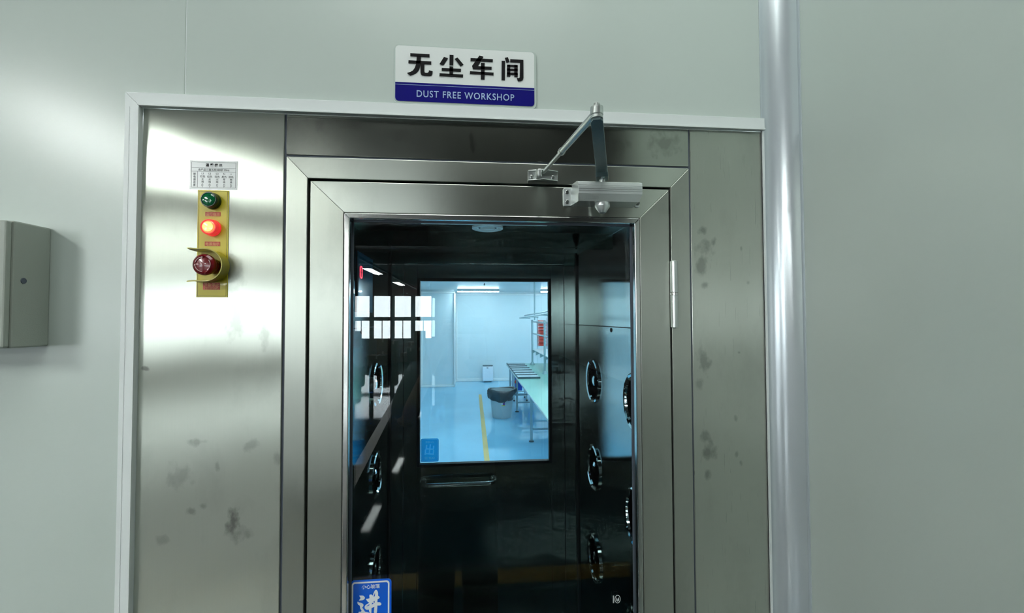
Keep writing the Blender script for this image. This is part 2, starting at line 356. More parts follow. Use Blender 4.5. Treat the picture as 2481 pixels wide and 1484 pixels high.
def text(s, x, y, z, size, m, parent, name='lettering', bold=0.0, xs=1.0, align='CENTER', mirror=False, depth=.0003, rot=None, space=1.0, bm_only=False):
    c = bpy.data.curves.new('t', 'FONT'); c.body = s; c.size = size; c.align_x = align; c.align_y = 'BOTTOM_BASELINE'
    c.offset = bold * size; c.extrude = depth; c.space_character = space; c.resolution_u = 4
    o = bpy.data.objects.new('t', c); COL.objects.link(o); bpy.context.view_layer.update()
    me = bpy.data.meshes.new_from_object(o.evaluated_get(bpy.context.evaluated_depsgraph_get()))
    bpy.data.objects.remove(o); bpy.data.curves.remove(c)
    bm = new(); bm.from_mesh(me); bpy.data.meshes.remove(me)
    R = Matrix.Rotation(PI / 2, 4, 'X') if rot is None else rot
    S = Matrix.Diagonal((-xs if mirror else xs, 1, 1, 1))
    bmesh.ops.transform(bm, matrix=Matrix.Translation((x, y, z)) @ R @ S, verts=bm.verts)
    for f in bm.faces: f.material_index = 0
    if bm_only: return bm
    return obj(name, bm, m, parent)
def join(bms):
    out = new()
    for b in bms:
        me = bpy.data.meshes.new('j'); b.to_mesh(me); b.free(); out.from_mesh(me); bpy.data.meshes.remove(me)
    return out
def mitre(x0, x1, z0, z1, wl, wr, wt, side, y0, y1, zb=0.0):
    """one member of a mitred frame; outer x0..x1, top z1, bottom zb"""
    if side == 'top': P = [(x0, z1), (x1, z1), (x1 - wr, z1 - wt), (x0 + wl, z1 - wt)]
    if side == 'left': P = [(x0, zb), (x0 + wl, zb), (x0 + wl, z1 - wt), (x0, z1)]
    if side == 'right': P = [(x1, zb), (x1 - wr, zb), (x1 - wr, z1 - wt), (x1, z1)]
    return prism(new(), P, y0, y1)
def struct(name, bm, m, **k):
    lab = k.pop('label', None); cat = k.pop('cat', None)
    return tag(obj(name, bm, m, None, **k), lab, cat, kind='structure')
# ------------------------------------------------------------ the wall around the air shower
XT0, XT1, ZT = -.7015, .6765, 2.162       # outside of the aluminium trim
CX0, CXR, CR = .677, .7305, .0535         # cove: left edge on the wall, wall to its right, radius
HH = 4.1                                  # hall ceiling height
SEAM = -.594
b = prism(new(), [(WX, 0), (XT0, 0), (XT0, ZT), (SEAM - .0009, ZT), (SEAM - .0009, HH), (WX, HH)], 0, .09)
struct('wall_front', b, 'wall', bevel=.0015, label='pale grey-green sandwich panel wall left of the air shower', cat='wall')
struct('wall_front', bx(SEAM + .0009, .80, 0, .09, ZT, HH), 'wall', bevel=.0015, label='pale grey-green wall panel above the air shower carrying the sign', cat='wall')
struct('wall_front', bx(SEAM - .002, SEAM + .002, .0015, .08, ZT + .001, HH - .01), 'alu', label='dark joint between the two wall panels', cat='wall')
struct('wall_right', bx(CXR, .80, -.95, .09, 0, HH), 'wall', bevel=.002, label='pale grey-green side wall right of the cove', cat='wall')
struct('wall_right', bx(.80, 4.0, -.95, -.86, 0, HH), 'wall', label='pale wall turning right past the corner', cat='wall')
struct('wall_right', bx(4.0, 4.1, WY, -.86, 0, HH), 'concrete', label='far right wall of the hall', cat='wall')
# quarter-round cove
P = []
for k in range(15):
    a = PI / 2 * k / 14
    P.append((CXR - CR + CR * math.sin(a), -CR + CR * math.cos(a)))
b = new(); pts = [(CXR - CR - .004, -.0003), (CXR - CR - .004, -.003), (CXR - CR, -.003)] + [(x - .0004, y - .0014) for x, y in P[1:-1]] + [(CXR - .003, -CR), (CXR - .003, -CR - .004), (CXR - .0003, -CR - .004), (CXR - .0003, -.0003)]
prism(b, pts, 0, HH, 'z')
o = struct('trim_1', b, 'cove', label='rounded white aluminium cove in the inner corner right of the air shower', cat='corner trim')
for p in o.data.polygons: p.use_smooth = abs(p.normal.z) < .5
m_ = o.modifiers.new('split', 'EDGE_SPLIT'); m_.split_angle = .5
# aluminium trim round the air shower
b = new(); TW = .0277
prism(b, [(XT0, ZT), (XT1, ZT), (XT1, ZT - TW), (XT0 + TW, ZT - TW)], -.010, .0)
prism(b, [(XT0 + TW - .0045, ZT - TW + .0045), (XT1, ZT - TW + .0045), (XT1, ZT - TW), (XT0 + TW, ZT - TW)], -.0125, -.0102)
struct('trim_2', b, 'alu', bevel=.0006, label='white aluminium channel along the top of the air shower', cat='trim')
b = new(); prism(b, [(XT0, 0), (XT0 + TW, 0), (XT0 + TW, ZT - TW - .0005), (XT0, ZT - .0005)], -.010, .0)
prism(b, [(XT0 + TW - .004, 0), (XT0 + TW, 0), (XT0 + TW, ZT - TW - .001), (XT0 + TW - .004, ZT - TW + .003)], -.0125, -.0102)
prism(b, [(XT0 + .0085, 0), (XT0 + .0095, 0), (XT0 + .0095, ZT - .03), (XT0 + .0085, ZT - .03)], -.0106, -.0102)
struct('trim_3', b, 'alu', bevel=.0006, label='white aluminium channel down the left side of the air shower', cat='trim')
struct('trim_4', bx(XT1 - .0035, XT1 + .001, -.006, 0, 0, ZT - TW), 'alu', label='thin white strip down the right side of the air shower', cat='trim')
# ------------------------------------------------------------ air shower cabin
YF = .93                                  # inner face of the far end
IX0, IX1, IZ = -.347, .460, 1.995         # inside of the cabin
AS = thing('air_shower', 'tall stainless steel air shower cabin set in the pale wall under the sign', 'air shower', (0, .5, 0))
X0, X1, ZP = XT0 + TW, XT1, ZT - TW
obj('side_panel', bx(X0, -.3955, 0, .02, 0, ZP), 'steel_left', AS, bevel=.001)
obj('side_panel', bx(.4995, X1, 0, .02, 0, ZP), 'steel_right', AS, bevel=.001)
obj('head_panel', bx(-.3910, .4965, .001, .02, 2.0475, ZP), 'steel_head', AS, bevel=.001)
obj('joint_strip', join([bx(-.3955, -.3910, .004, .02, 0, ZP), bx(.4965, .4995, .003, .02, 0, ZP), bx(-.391, .4965, .004, .02, 2.0435, 2.0475)]), 'seal', AS)
FX0, FX1, FZ = -.3905, .4965, 2.0435; fwl, fwr, fwt = .0435, .0445, .0455
for s_, mm in (('left', 'steel_v'), ('right', 'steel_v'), ('top', 'steel_h')):
    obj('door_frame_rail' if s_ == 'top' else 'door_frame_stile', mitre(FX0, FX1, 0, FZ, fwl, fwr, fwt, s_, .0005, .02), mm, AS, bevel=.0012)
b = new(); box(b, -.3473, -.3435, .02, .06, 0, 1.998); box(b, .4500, .4523, .02, .06, 0, 1.998); box(b, -.3473, .4523, .02, .06, 1.9975, 2.02)
obj('door_stop', b, 'gap', AS)
# cabin inside
obj('inner_wall', bx(IX0 - .03, IX0, .066, YF, .02, IZ), 'steel_in', AS)
obj('inner_wall', bx(IX1, IX1 + .03, .066, YF, .02, IZ), 'steel_in', AS)
for x in (IX0, IX1):
    s = 1 if x < 0 else -1
    b = new(); box(b, *sorted((x, x + s * .0012)), .08, YF, 1.6695, 1.6725)
    box(b, *sorted((x, x + s * .006)), YF - .008, YF, .02, IZ)
    obj('wall_joint', b, 'gap', AS)
    for z in (1.706, 1.622): obj('screw', lathe(new(), [(.0001, .004), (.004, .003), (.005, 0)], (x, YF - .012, z), 'x', 14, sgn=s), 'black', AS, smooth=True)
    obj('key_hole', lathe(new(), [(.0001, .003), (.006, .0025), (.008, 0)], (x, .46, 1.66), 'x', 16, sgn=s), 'black', AS, smooth=True)
    b = new(); box(b, *sorted((x, x + s * .028)), .08, YF, IZ - .003, IZ); box(b, *sorted((x, x + s * .003)), .08, YF, IZ - .02, IZ)
    obj('corner_strip', b, 'steel_in', AS)
    for y in (.25, .677):
        for z in (1.462, 1.137, .80, .46):
            n_ = obj('air_nozzle', lathe(new(), [(.0825, 0), (.0825, .006), (.078, .009), (.072, .006), (.066, -.004), (.054, -.020), (.040, -.028), (.036, -.028)], (x, y, z), 'x', 48, sgn=s), 'nozzle', AS)
            obj('nozzle_ball', lathe(new(), [(.0001, .006), (.010, .005), (.018, .002), (.030, -.010), (.038, -.030)], (x, y, z), 'x', 32, sgn=s), 'nozzle', n_)
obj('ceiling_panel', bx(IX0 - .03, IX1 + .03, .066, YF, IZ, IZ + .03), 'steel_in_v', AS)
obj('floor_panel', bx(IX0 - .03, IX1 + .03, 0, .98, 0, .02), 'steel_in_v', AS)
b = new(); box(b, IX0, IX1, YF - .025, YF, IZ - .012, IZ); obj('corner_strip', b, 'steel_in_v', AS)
lp = obj('ceiling_light', bx(-.157, .237, .28, .402, IZ - .005, IZ), 'dome', AS, bevel=.003)
sp_ = obj('speaker_ring', lathe(new(), [(.050, 0), (.050, .006), (.044, .008), (.034, .006), (.032, 0)], (.05, .452, IZ), 'z', 40, sgn=-1), 'dome', AS)
obj('speaker_grille', lathe(new(), [(.031, .002), (.0001, .003)], (.05, .452, IZ), 'z', 32, sgn=-1), 'seal', sp_)
obj('speaker_cap', lathe(new(), [(.024, .003), (.022, .010), (.0001, .012)], (.05, .452, IZ), 'z', 32, sgn=-1), 'dome', sp_)
# far end frame
FF0, FF1, FFZ = -.288, .4015, 1.9345
b = new(); box(b, IX0, FF0 - .002, YF, .98, .02, IZ); box(b, FF1 + .002, IX1, YF, .98, .02, IZ); box(b, FF0 - .002, FF1 + .002, YF, .98, FFZ + .002, IZ)
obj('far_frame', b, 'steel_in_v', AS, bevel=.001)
# shell behind the face plates
b = new(); box(b, X0, X1, .021, .97, IZ + .035, ZP - .005); box(b, X0, IX0 - .035, .021, .97, 0, IZ + .03); box(b, IX1 + .035, X1, .021, .97, 0, IZ + .03)
obj('shell', b, 'black', AS)
# controller with display on the left wall
dp = thing('control_display', 'dark blue control display with a red digit inside the cabin, left wall', 'control panel', (IX0 + .0005, .49, 1.72))
obj('housing', bx(IX0 + .0013, IX0 + .006, .395, .587, 1.72, 1.905), 'panelblue', dp, bevel=.002)
b = new()
segs = {'a': (.0, .034, .020, .006), 'b': (.0100, .0205, .006, .012), 'c': (.0100, .0045, .006, .012), 'd': (.0, -.001 + .0, .020, .006), 'e': (-.0100, .0045, .006, .012), 'f': (-.0100, .0205, .006, .012)}
dy, dz = .427, 1.826
def hexseg(bm, cy_, cz_, L, W, vert):
    P = [(-L / 2, 0), (-L / 2 + W / 2, W / 2), (L / 2 - W / 2, W / 2), (L / 2, 0), (L / 2 - W / 2, -W / 2), (-L / 2 + W / 2, -W / 2)]
    P = [((cy_ + v, cz_ + u) if vert else (cy_ + u, cz_ + v)) for u, v in P]; prism(bm, P, IX0 + .0062, IX0 + .0075, 'x')
for (oy, oz, v) in ((0, .034, 0), (0, 0, 0), (.011, .0085, 1), (.011, .0255, 1), (-.011, .0085, 1), (-.011, .0255, 1)):
    hexseg(b, dy + oy, dz + oz, .0165, .0046, v)
obj('digit', b, 'led', dp)
# ------------------------------------------------------------ near door
D1 = thing('door_1', 'stainless steel framed glass door with a hydraulic closer', 'door', (.0533, .02, 0), kind='structure')
LX0, LX1, LZ = -.341, .4475, 1.9925; W_ = .0700
for s_, mm in (('left', 'steel_v'), ('right', 'steel_v'), ('top', 'steel_h')):
    obj('top_rail' if s_ == 'top' else 'stile', mitre(LX0, LX1, 0, LZ, .0690, .0690, .0660, s_, 0, .046, zb=.012), mm, D1, bevel=.0012)
obj('bottom_rail', bx(-.272, .3785, 0, .046, .012, .12), 'steel_h', D1, bevel=.0012)
BX0, BX1, BZ = -.2715, .3780, 1.9262
obj('shadow_gap', join([bx(BX0 - .0006, BX0 + .0012, .0005, .04, .12, BZ), bx(BX1 - .0012, BX1 + .0006, .0005, .04, .12, BZ), bx(BX0, BX1, .0005, .04, BZ - .0012, BZ + .0006)]), 'gap', D1)
for s_ in ('left', 'right', 'top'):
    obj('glazing_bead', mitre(BX0 + .0012, BX1 - .0012, 0, BZ - .0012, .0115, .0115, .0115, s_, -.0035, .0215, zb=.12), 'edge', D1, bevel=.0018, seg=3)
gx0, gx1, gz = BX0 + .0127, BX1 - .0127, BZ - .0127
obj('gasket', join([bx(gx0, gx0 + .003, .0185, .0215, .12, gz), bx(gx1 - .003, gx1, .0185, .0215, .12, gz), bx(gx0, gx1, .0185, .0215, gz - .003, gz)]), 'seal', D1)
pane = obj('glass_pane', bx(gx0 - .005, gx1 + .005, .022, .029, .115, gz + .005), 'glass', D1)
# CCC mark printed on the pane, turned on its side
cx_, cz_ = .3262, 1.0677
b = new()
def ring(bm, cx, cz, rx, rz, wd, y0, y1, a0=0, a1=2 * PI, n=40):
    for k in range(n):
        t0 = a0 + (a1 - a0) * k / n; t1 = a0 + (a1 - a0) * (k + 1) / n
        P = [(cx + (rx) * math.cos(t0), cz + (rz) * math.sin(t0)), (cx + rx * math.cos(t1), cz + rz * math.sin(t1)),
             (cx + (rx - wd) * math.cos(t1), cz + (rz - wd) * math.sin(t1)), (cx + (rx - wd) * math.cos(t0), cz + (rz - wd) * math.sin(t0))]
        prism(bm, P, y0, y1)
ring(b, cx_, cz_, .0066, .0090, .0011, .0212, .0219)
for dz_ in (.0, .0022, -.0022): ring(b, cx_, cz_ + dz_ + .0012, .0034, .0040, .0010, .0212, .0219, PI * 1.02, PI * 1.98, 14)
for k in range(9): box(b, cx_ - .0110, cx_ - .0082, .0212, .0219, cz_ - .008 + k * .00185, cz_ - .0068 + k * .00185)
obj('certification_mark', b, 'white', pane)
def hinge(z0, z1):
    xc, yc, r = .4537, -.0075, .0082
    zm = (z0 + z1) / 2
    h = obj('hinge', lathe(new(), [(r, z0), (r, zm - .0035)], (xc, yc, 0), 'z', 24), 'chrome', D1)
    obj('hinge_knuckle', lathe(new(), [(r, zm + .0035), (r, z1 - .002), (r - .002, z1)], (xc, yc, 0), 'z', 24), 'chrome', h)
    obj('hinge_washer', lathe(new(), [(r + .0004, zm - .0028), (r + .0004, zm + .0028)], (xc, yc, 0), 'z', 24), 'edge', h)
    obj('hinge_pin', lathe(new(), [(.003, z0 - .003), (.004, z0)], (xc, yc, 0), 'z', 16), 'chrome', h)
hinge(1.679, 1.829); hinge(.25, .40)
# ------------------------------------------------------------ far door
D2 = thing('door_2', 'far stainless steel door of the cabin with a large clear window', 'door', (.055, .955, 0), kind='structure')
GX0, GX1, GZ0, GZ1 = -.2200, .3322, 1.086, 1.8600
b = new(); y0, y1 = YF, .972
box(b, FF0, GX0 - .012, y0, y1, .03, FFZ); box(b, GX1 + .012, FF1, y0, y1, .03, FFZ); box(b, GX0 - .012, GX1 + .012, y0, y1, GZ1 + .012, FFZ); box(b, GX0 - .012, GX1 + .012, y0, y1, .03, GZ0 - .012)
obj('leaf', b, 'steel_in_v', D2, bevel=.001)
b = new()
for a in ((GX0 - .012, GX0, GZ0 - .012, GZ1 + .012), (GX1, GX1 + .012, GZ0 - .012, GZ1 + .012), (GX0, GX1, GZ1, GZ1 + .012), (GX0, GX1, GZ0 - .012, GZ0)):
    box(b, a[0], a[1], y0 - .006, y0 + .02, a[2], a[3])
obj('glazing_bead', b, 'gap', D2, bevel=.002)
obj('glass_pane', bx(GX0 - .006, GX1 + .006, .952, .958, GZ0 - .006, GZ1 + .006), 'glass2', D2)
b = new(); hp = []
hx0, hx1, hz, hy = -.206, .092, 1.015, YF - .05
for k in range(9): a = PI / 2 * k / 8; hp.append((hx0 + .03 - .03 * math.sin(a + 0) if False else hx0 + .03 * (1 - math.cos(a)), hy + .03 * (1 - math.sin(a)), hz))
left_ = [(hx0, YF, hz)] + hp
right_ = [(hx1 - (p[0] - hx0), p[1], p[2]) for p in left_[::-1]]
tube(b, left_ + right_, .0095, 16); obj('pull_handle', b, 'edge', D2)
for x in (hx0, hx1): obj('handle_rose', lathe(new(), [(.016, 0), (.016, .004), (.012, .007)], (x, YF, hz), 'y', 24, sgn=-1), 'edge', D2)
# ------------------------------------------------------------ stickers
ST = thing('door_sticker', 'blue square-cornered warning sticker with white brush character on the near glass door', 'sticker', (-.2152, .0215, 1.035))
SX0, SX1, SZ0, SZ1 = -.2578, -.1728, 1.030, 1.142
obj('backing', prism(new(), rrect(SX0, SX1, SZ0, SZ1, .0075), .0211, .0218), 'stblue', ST)
b = new(); A = rrect(SX0 + .0022, SX1 - .0040, SZ0 + .0035, SZ1 - .0037, .0062, 6); B = rrect(SX0 + .0054, SX1 - .0072, SZ0 + .0067, SZ1 - .0069, .0040, 6)
for i in range(len(A)):
    j = (i + 1) % len(A); prism(b, [A[i], A[j], B[j], B[i]], .0206, .0210)
obj('border', b, 'stwhite', ST)
b = new()
for P in G['jin']: prism(b, [(x, z) for x, z in P], .0204, .0210)
obj('brush_character', b, 'stwhite', ST)
b = new()
for P in G['holes']: prism(b, P, .0200, .0203)
obj('character_counters', b, 'stblue', ST)
text('小心玻璃', -.2162, .0207, 1.1240, .0095, 'stwhite', ST, bold=.006)
S2 = thing('door_sticker', 'dark reversed OUT sticker low in the left corner of the far window', 'sticker', (-.180, .9585, 1.09))
sx0, sx1, sz0, sz1 = -.2185, -.1425, 1.0885, 1.187
def translucent(name, refl, thru):
    m = bpy.data.materials.new(name); m.use_nodes = True; T = NT(m); m.node_tree.nodes.remove(T.b)
    d = T.n('ShaderNodeBsdfDiffuse'); d.inputs[0].default_value = (*refl, 1); t = T.n('ShaderNodeBsdfTranslucent'); t.inputs[0].default_value = (*thru, 1)
    a = T.n('ShaderNodeAddShader'); T.l(d.outputs[0], a.inputs[0]); T.l(t.outputs[0], a.inputs[1]); T.l(a.outputs[0], m.node_tree.nodes['Material Output'].inputs[0]); return m
M['stback'] = translucent('sticker_film', (.05, .13, .17), (.12, .42, .60)); M['stbackline'] = translucent('sticker_film_print', (.30, .34, .34), (.30, .34, .34))
nt_ = M['stbackline'].node_tree; ta = nt_.nodes.new('ShaderNodeBsdfTransparent'); ta.inputs[0].default_value = (.95, .95, .95, 1)
aa = nt_.nodes.new('ShaderNodeAddShader'); nt_.links.new(nt_.nodes['Add Shader'].outputs[0], aa.inputs[0]); nt_.links.new(ta.outputs[0], aa.inputs[1]); nt_.links.new(aa.outputs[0], nt_.nodes['Material Output'].inputs[0])
obj('backing', prism(new(), rrect(sx0, sx1, sz0, sz1, .008), .9506, .9514), 'stback', S2)
b = new(); A = rrect(sx0 + .003, sx1 - .003, sz0 + .003, sz1 - .003, .0065, 6); B = rrect(sx0 + .0045, sx1 - .0045, sz0 + .0045, sz1 - .0045, .0055, 6)
for i in range(len(A)): j = (i + 1) % len(A); prism(b, [A[i], A[j], B[j], B[i]], .9500, .9504)
obj('border', b, 'stbackline', S2)
xm = (sx0 + sx1) / 2
text('小心玻璃', xm, .9502, sz1 - .0185, .009, 'stbackline', S2, mirror=True, bold=.01)
text('出', xm - .002, .9502, sz0 + .033, .048, 'stbackline', S2, mirror=True, bold=.02, rot=Matrix.Rotation(PI / 2, 4, 'X') @ Matrix.Rotation(-.12, 4, 'Z'))
text('OUT 口', xm, .9502, sz0 + .012, .0125, 'stbackline', S2, mirror=True, bold=.01)
# ------------------------------------------------------------ wall sign
SG = thing('wall_sign', 'white and navy sign reading DUST FREE WORKSHOP above the door', 'sign', (-.013, -.003, 2.165))
obj('acrylic_plate', prism(new(), rrect(-.1685, .1430, 2.1645, 2.2945, .011, 8), -.0040, 0), 'acryl', SG, bevel=.0008)
obj('white_face', prism(new(), rrect(-.1650, .1380, 2.1695, 2.2915, .008, 8), -.0046, -.0041), 'signwhite', SG)
rr = rrect(-.1650, .1380, 2.1695, 2.2915, .008, 8)
low = [(x, min(z, 2.2107)) for x, z in rr]
lo2 = []
for p in low:
    if not lo2 or (abs(p[0] - lo2[-1][0]) + abs(p[1] - lo2[-1][1])) > 1e-5: lo2.append(p)
obj('navy_band', prism(new(), lo2, -.0052, -.0047), 'navy', SG)
obj('pale_line', bx(-.1650, .1380, -.0056, -.0053, 2.2052, 2.2059), 'signtext', SG)
b = new()
for P in G['sign']: prism(b, P, -.0062, -.0047)
obj('chinese_characters', b, 'inkb', SG)
text('DUST FREE WORKSHOP', -.0137, -.0058, 2.1797, .0207, 'signtext', SG, xs=.86, bold=.006, space=1.14)
# ------------------------------------------------------------ electrical box on the left
EB = thing('electrical_box', 'grey enamelled electrical box on the wall at the left edge', 'electrical box', (-.95, -.04, 1.647))
obj('body', bx(-1.06, -.8405, -.072, 0, 1.6475, 1.8828), 'box', EB, bevel=.003)
obj('door', bx(-1.058, -.842, -.0835, -.0725, 1.649, 1.881), 'box', EB, bevel=.003)
obj('knockout', lathe(new(), [(.0045, .0004), (.0052, .0008), (.0058, 0)], (-.8405, -.052, 1.773), 'x', 18), 'seal', EB)
# ------------------------------------------------------------ notice sticker
NS = thing('notice_sticker', 'white wiring notice sticker above the yellow button plate', 'notice', (-.5345, -.001, 1.969))
nx0, nx1, nz0, nz1 = -.5815, -.4877, 1.9687, 2.0290
obj('paper', bx(nx0, nx1, -.0005, 0, nz0, nz1), 'paper', NS)
def zx(x): return nx0 + (x - 238) * (nx1 - nx0) / (1140 - 238)
def zz(y): return nz1 - (y - 148) * (nz1 - nz0) / (692 - 148)
b = new()
def ln(x0, y0_, x1, y1_, t=.00035): box(b, zx(x0) - t / 2, zx(x1) + t / 2, -.0009, -.0006, zz(y1_) - t / 2, zz(y0_) + t / 2)
for a in ((272, 178, 1106, 178), (272, 655, 1106, 655), (272, 178, 272, 655), (1106, 178, 1106, 655), (272, 285, 1106, 285), (272, 356, 1106, 356), (386, 356, 386, 655)): ln(*a)
for x in (480, 615, 757, 888, 1020):
    ln(x - 12, 595, x - 12, 630); ln(x + 12, 595, x + 12, 630); ln(x, 580, x, 590); ln(x - 12, 595, x + 12, 595); ln(x - 12, 630, x + 12, 630); ln(x, 630, x, 652)
obj('ruled_lines', b, 'ink', NS)
def nt(s, x, y, size, bold=0.0, sp=1.0, m='ink', xs=1.0): return text(s, zx(x), -.0008, zz(y), size, m, NS, bold=bold, space=sp, bm_only=True, depth=.0001, xs=xs)
obj('title', nt('温 馨 提 示', 695, 254, .0068, .022), 'inkb', NS)
rows = [nt('本产品三箱五线380伏 50Hz', 690, 340, .0056, .004, xs=.92)]
for x, a, c1, c2 in ((484, 'L1', '红色', '火'), (616, 'L2', '红色', '火'), (757, 'L3', '红色', '火'), (888, 'N', '黑色', '零'), (1020, '+', '双色', '地')):
    rows += [nt(a, x, 410, .0052), nt(c1, x, 466, .0050), nt(c2, x, 516, .0048), nt('线', x, 564, .0048)]
for k, ch in enumerate('接电请注意'): rows.append(nt(ch, 330, 420 + 52 * k, .0050))
obj('small_print', join(rows), 'ink', NS)
# ------------------------------------------------------------ push button plate
BP = thing('button_plate', 'yellow plate with green lamp, lit red lamp and emergency stop', 'control panel', (-.534, -.001, 1.745))
px0, px1, pz0, pz1 = -.5643, -.5037, 1.7450, 1.9670
obj('plate', bx(px0, px1, -.0016, 0, pz0, pz1), 'yellow', BP, bevel=.0004)
b = new(); t_ = .0005; i_ = .0022
for a in ((px0 + i_, px1 - i_, pz0 + i_, pz0 + i_ + t_), (px0 + i_, px1 - i_, pz1 - i_ - t_, pz1 - i_), (px0 + i_, px0 + i_ + t_, pz0 + i_, pz1 - i_), (px1 - i_ - t_, px1 - i_, pz0 + i_, pz1 - i_)):
    box(b, a[0], a[1], -.0019, -.0017, a[2], a[3])
obj('border_line', b, 'darkline', BP)
def plabel(x0, x1, z0, z1, lines):
    o = obj('red_label', bx(x0, x1, -.0021, -.0017, z0, z1), 'redlabel', BP)
    for s, z, sz, bo in lines: text(s, (x0 + x1) / 2, -.0022, z, sz, 'labeltext', o, bold=bo, depth=.0001)
plabel(-.5489, -.5191, 1.9128, 1.9216, [('运行指示', 1.9141, .0070, .01)])
plabel(-.5490, -.5192, 1.8512, 1.8600, [('电源指示', 1.8525, .0070, .01)])
plabel(-.5512, -.5184, 1.7606, 1.7752, [('紧急停止', 1.7676, .0078, .01), ('FETCH UP', 1.7621, .0057, .005)])
def lamp(x, z, ms, lab):
    l_ = obj('indicator_lamp', lathe(new(), [(.0172, .0016), (.0172, .004), (.0165, .006), (.0160, .006), (.0158, .0155), (.0150, .0172), (.0135, .0172), (.0130, .0160)], (x, 0, z), 'y', 40, sgn=-1), ms[0], BP)
    l_['label'] = lab
    obj('lens', lathe(new(), [(.0130, .0150), (.0128, .0165), (.010, .0185), (.005, .0192), (.0001, .0194)], (x, 0, z), 'y', 40, sgn=-1), ms[1], l_)
    if len(ms) > 2: obj('lens_core', lathe(new(), [(.0102, .0186), (.006, .0195), (.0001, .0197)], (x, 0, z), 'y', 32, sgn=-1), ms[2], l_)
lamp(-.5350, 1.9440, ('greendark', 'green'), 'unlit green indicator lamp')
lamp(-.5345, 1.8880, ('redbez', 'redlens', 'redlensc'), 'glowing red indicator lamp')
ex, ez = -.5315, 1.8085
es_ = obj('emergency_stop', lathe(new(), [(.0155, .0016), (.0155, .012), (.0118, .016), (.0118, .020), (.0205, .026), (.0215, .031), (.0205, .0355), (.0165, .0385), (.0155, .0372), (.0150, .0368), (.008, .0385), (.0001, .039)], (ex, 0, ez), 'y', 48, sgn=-1), 'knob', BP)
es_['label'] = 'dark red mushroom emergency stop knob'
b = new(); ya_, yb_ = -.0392, -.0372
for a0 in (PI * .52, -PI * .15 - PI / 2 + .2, PI * .02 + .3):
    a1 = a0
for st, en in ((100, 168), (188, 268), (38, -42)):
    n = 12
    for k in range(n):
        t0 = math.radians(st + (en - st) * k / n); t1 = math.radians(st + (en - st) * (k + 1) / n); r0, r1 = .0138, .0149
        prism(b, [(ex + r0 * math.cos(t0), ez + r0 * math.sin(t0)), (ex + r1 * math.cos(t0), ez + r1 * math.sin(t0)), (ex + r1 * math.cos(t1), ez + r1 * math.sin(t1)), (ex + r0 * math.cos(t1), ez + r0 * math.sin(t1))], -.0390, -.0368)
    t = math.radians(en if st != 100 else st); sg = 1 if (st == 188) else -1
    t = math.radians({100: 100, 188: 188, 38: -42}[st]); dr = {100: -1, 188: -1, 38: -1}[st]
    c0 = (ex + .01435 * math.cos(t), ez + .01435 * math.sin(t)); tx, tz = math.sin(t) , -math.cos(t)
    nx_, nz_ = math.cos(t), math.sin(t)
    prism(b, [(c0[0] + tx * .0032, c0[1] + tz * .0032), (c0[0] + nx_ * .0019, c0[1] + nz_ * .0019), (c0[0] - nx_ * .0019, c0[1] - nz_ * .0019)], -.0390, -.0368)
obj('turn_arrows', b, 'arrow', es_)
# U shaped guard, open to the left
b = new(); R0, R1 = .0318, .0298; na = 20
def up(R, fl, y): 
    P = [(ex - .030 - fl, ez + R + fl * .35), (ex - .020, ez + R)] + [(ex + R * math.cos(a), ez + R * math.sin(a)) for a in [PI / 2 - PI * k / na for k in range(na + 1)]] + [(ex - .020, ez - R), (ex - .030 - fl, ez - R - fl * .35)]
    return P
lv = [(-.0016, 0, .0), (-.010, 0, 0), (-.026, 0, .0), (-.032, .003, .0015)]
outr = [[b.verts.new((x, y, z)) for x, z in up(R0 + e, f, y)] for y, f, e in lv]
innr = [[b.verts.new((x, y, z)) for x, z in up(R1 + e, f, y)] for y, f, e in lv]
n = len(outr[0])
for k in range(len(lv) - 1):
    for i in range(n - 1):
        b.faces.new((outr[k][i], outr[k][i + 1], outr[k + 1][i + 1], outr[k + 1][i])); b.faces.new((innr[k][i + 1], innr[k][i], innr[k + 1][i], innr[k + 1][i + 1]))
    for i in (0, n - 1): b.faces.new((outr[k][i], outr[k + 1][i], innr[k + 1][i], innr[k][i]))
for i in range(n - 1): b.faces.new((outr[-1][i], outr[-1][i + 1], innr[-1][i + 1], innr[-1][i])); b.faces.new((outr[0][i + 1], outr[0][i], innr[0][i], innr[0][i + 1]))
bmesh.ops.recalc_face_normals(b, faces=b.faces)
o = obj('guard', b, 'guard', es_, smooth=True); mm = o.modifiers.new('s', 'EDGE_SPLIT'); mm.split_angle = .7
# ------------------------------------------------------------ door closer
DCL = thing('door_closer', 'silver hydraulic door closer with folded arm at the door top', 'door closer', (.29, -.02, 1.949))
prof = [(0, 1.9490), (-.0375, 1.9520), (-.0455, 1.9668), (-.0458, 1.9700), (-.0458, 1.9830), (-.0450, 1.9836), (-.0458, 1.9842), (-.0445, 1.9920), (-.030, 1.9975), (0, 1.9985)]
b = prism(new(), prof, .2262, .3672, 'x')
for v in b.verts:                       # slanted ends
    if v.co.z < 1.9665: v.co.x += (1.9665 - v.co.z) / .0175 * (.003 if v.co.x < .3 else -.006)
    if v.co.y > -.01: v.co.x += (-.004 if v.co.x < .3 else .0)
obj('body', b, 'silver', DCL, bevel=.0008)
b = new()
for zc_ in (1.9725, 1.9765): box(b, .2264, .3670, -.0462, -.0459, zc_, zc_ + .0004)
obj('ribs', b, 'edge', DCL)
obj('mounting_ear', prism(new(), rrect(.3665, .3772, 1.9492, 1.9890, .004), -.0042, 0), 'silver', DCL, bevel=.0006)
gs = prism(new(), rrect(.2018, .226, 1.9492, 1.9890, .004), -.0042, 0)
prism(gs, [(.2185, -.0042), (.2262, -.0445), (.2262, -.0042)], 1.9495, 1.9885, 'z')
obj('mounting_ear', gs, 'silver', DCL, bevel=.0006)
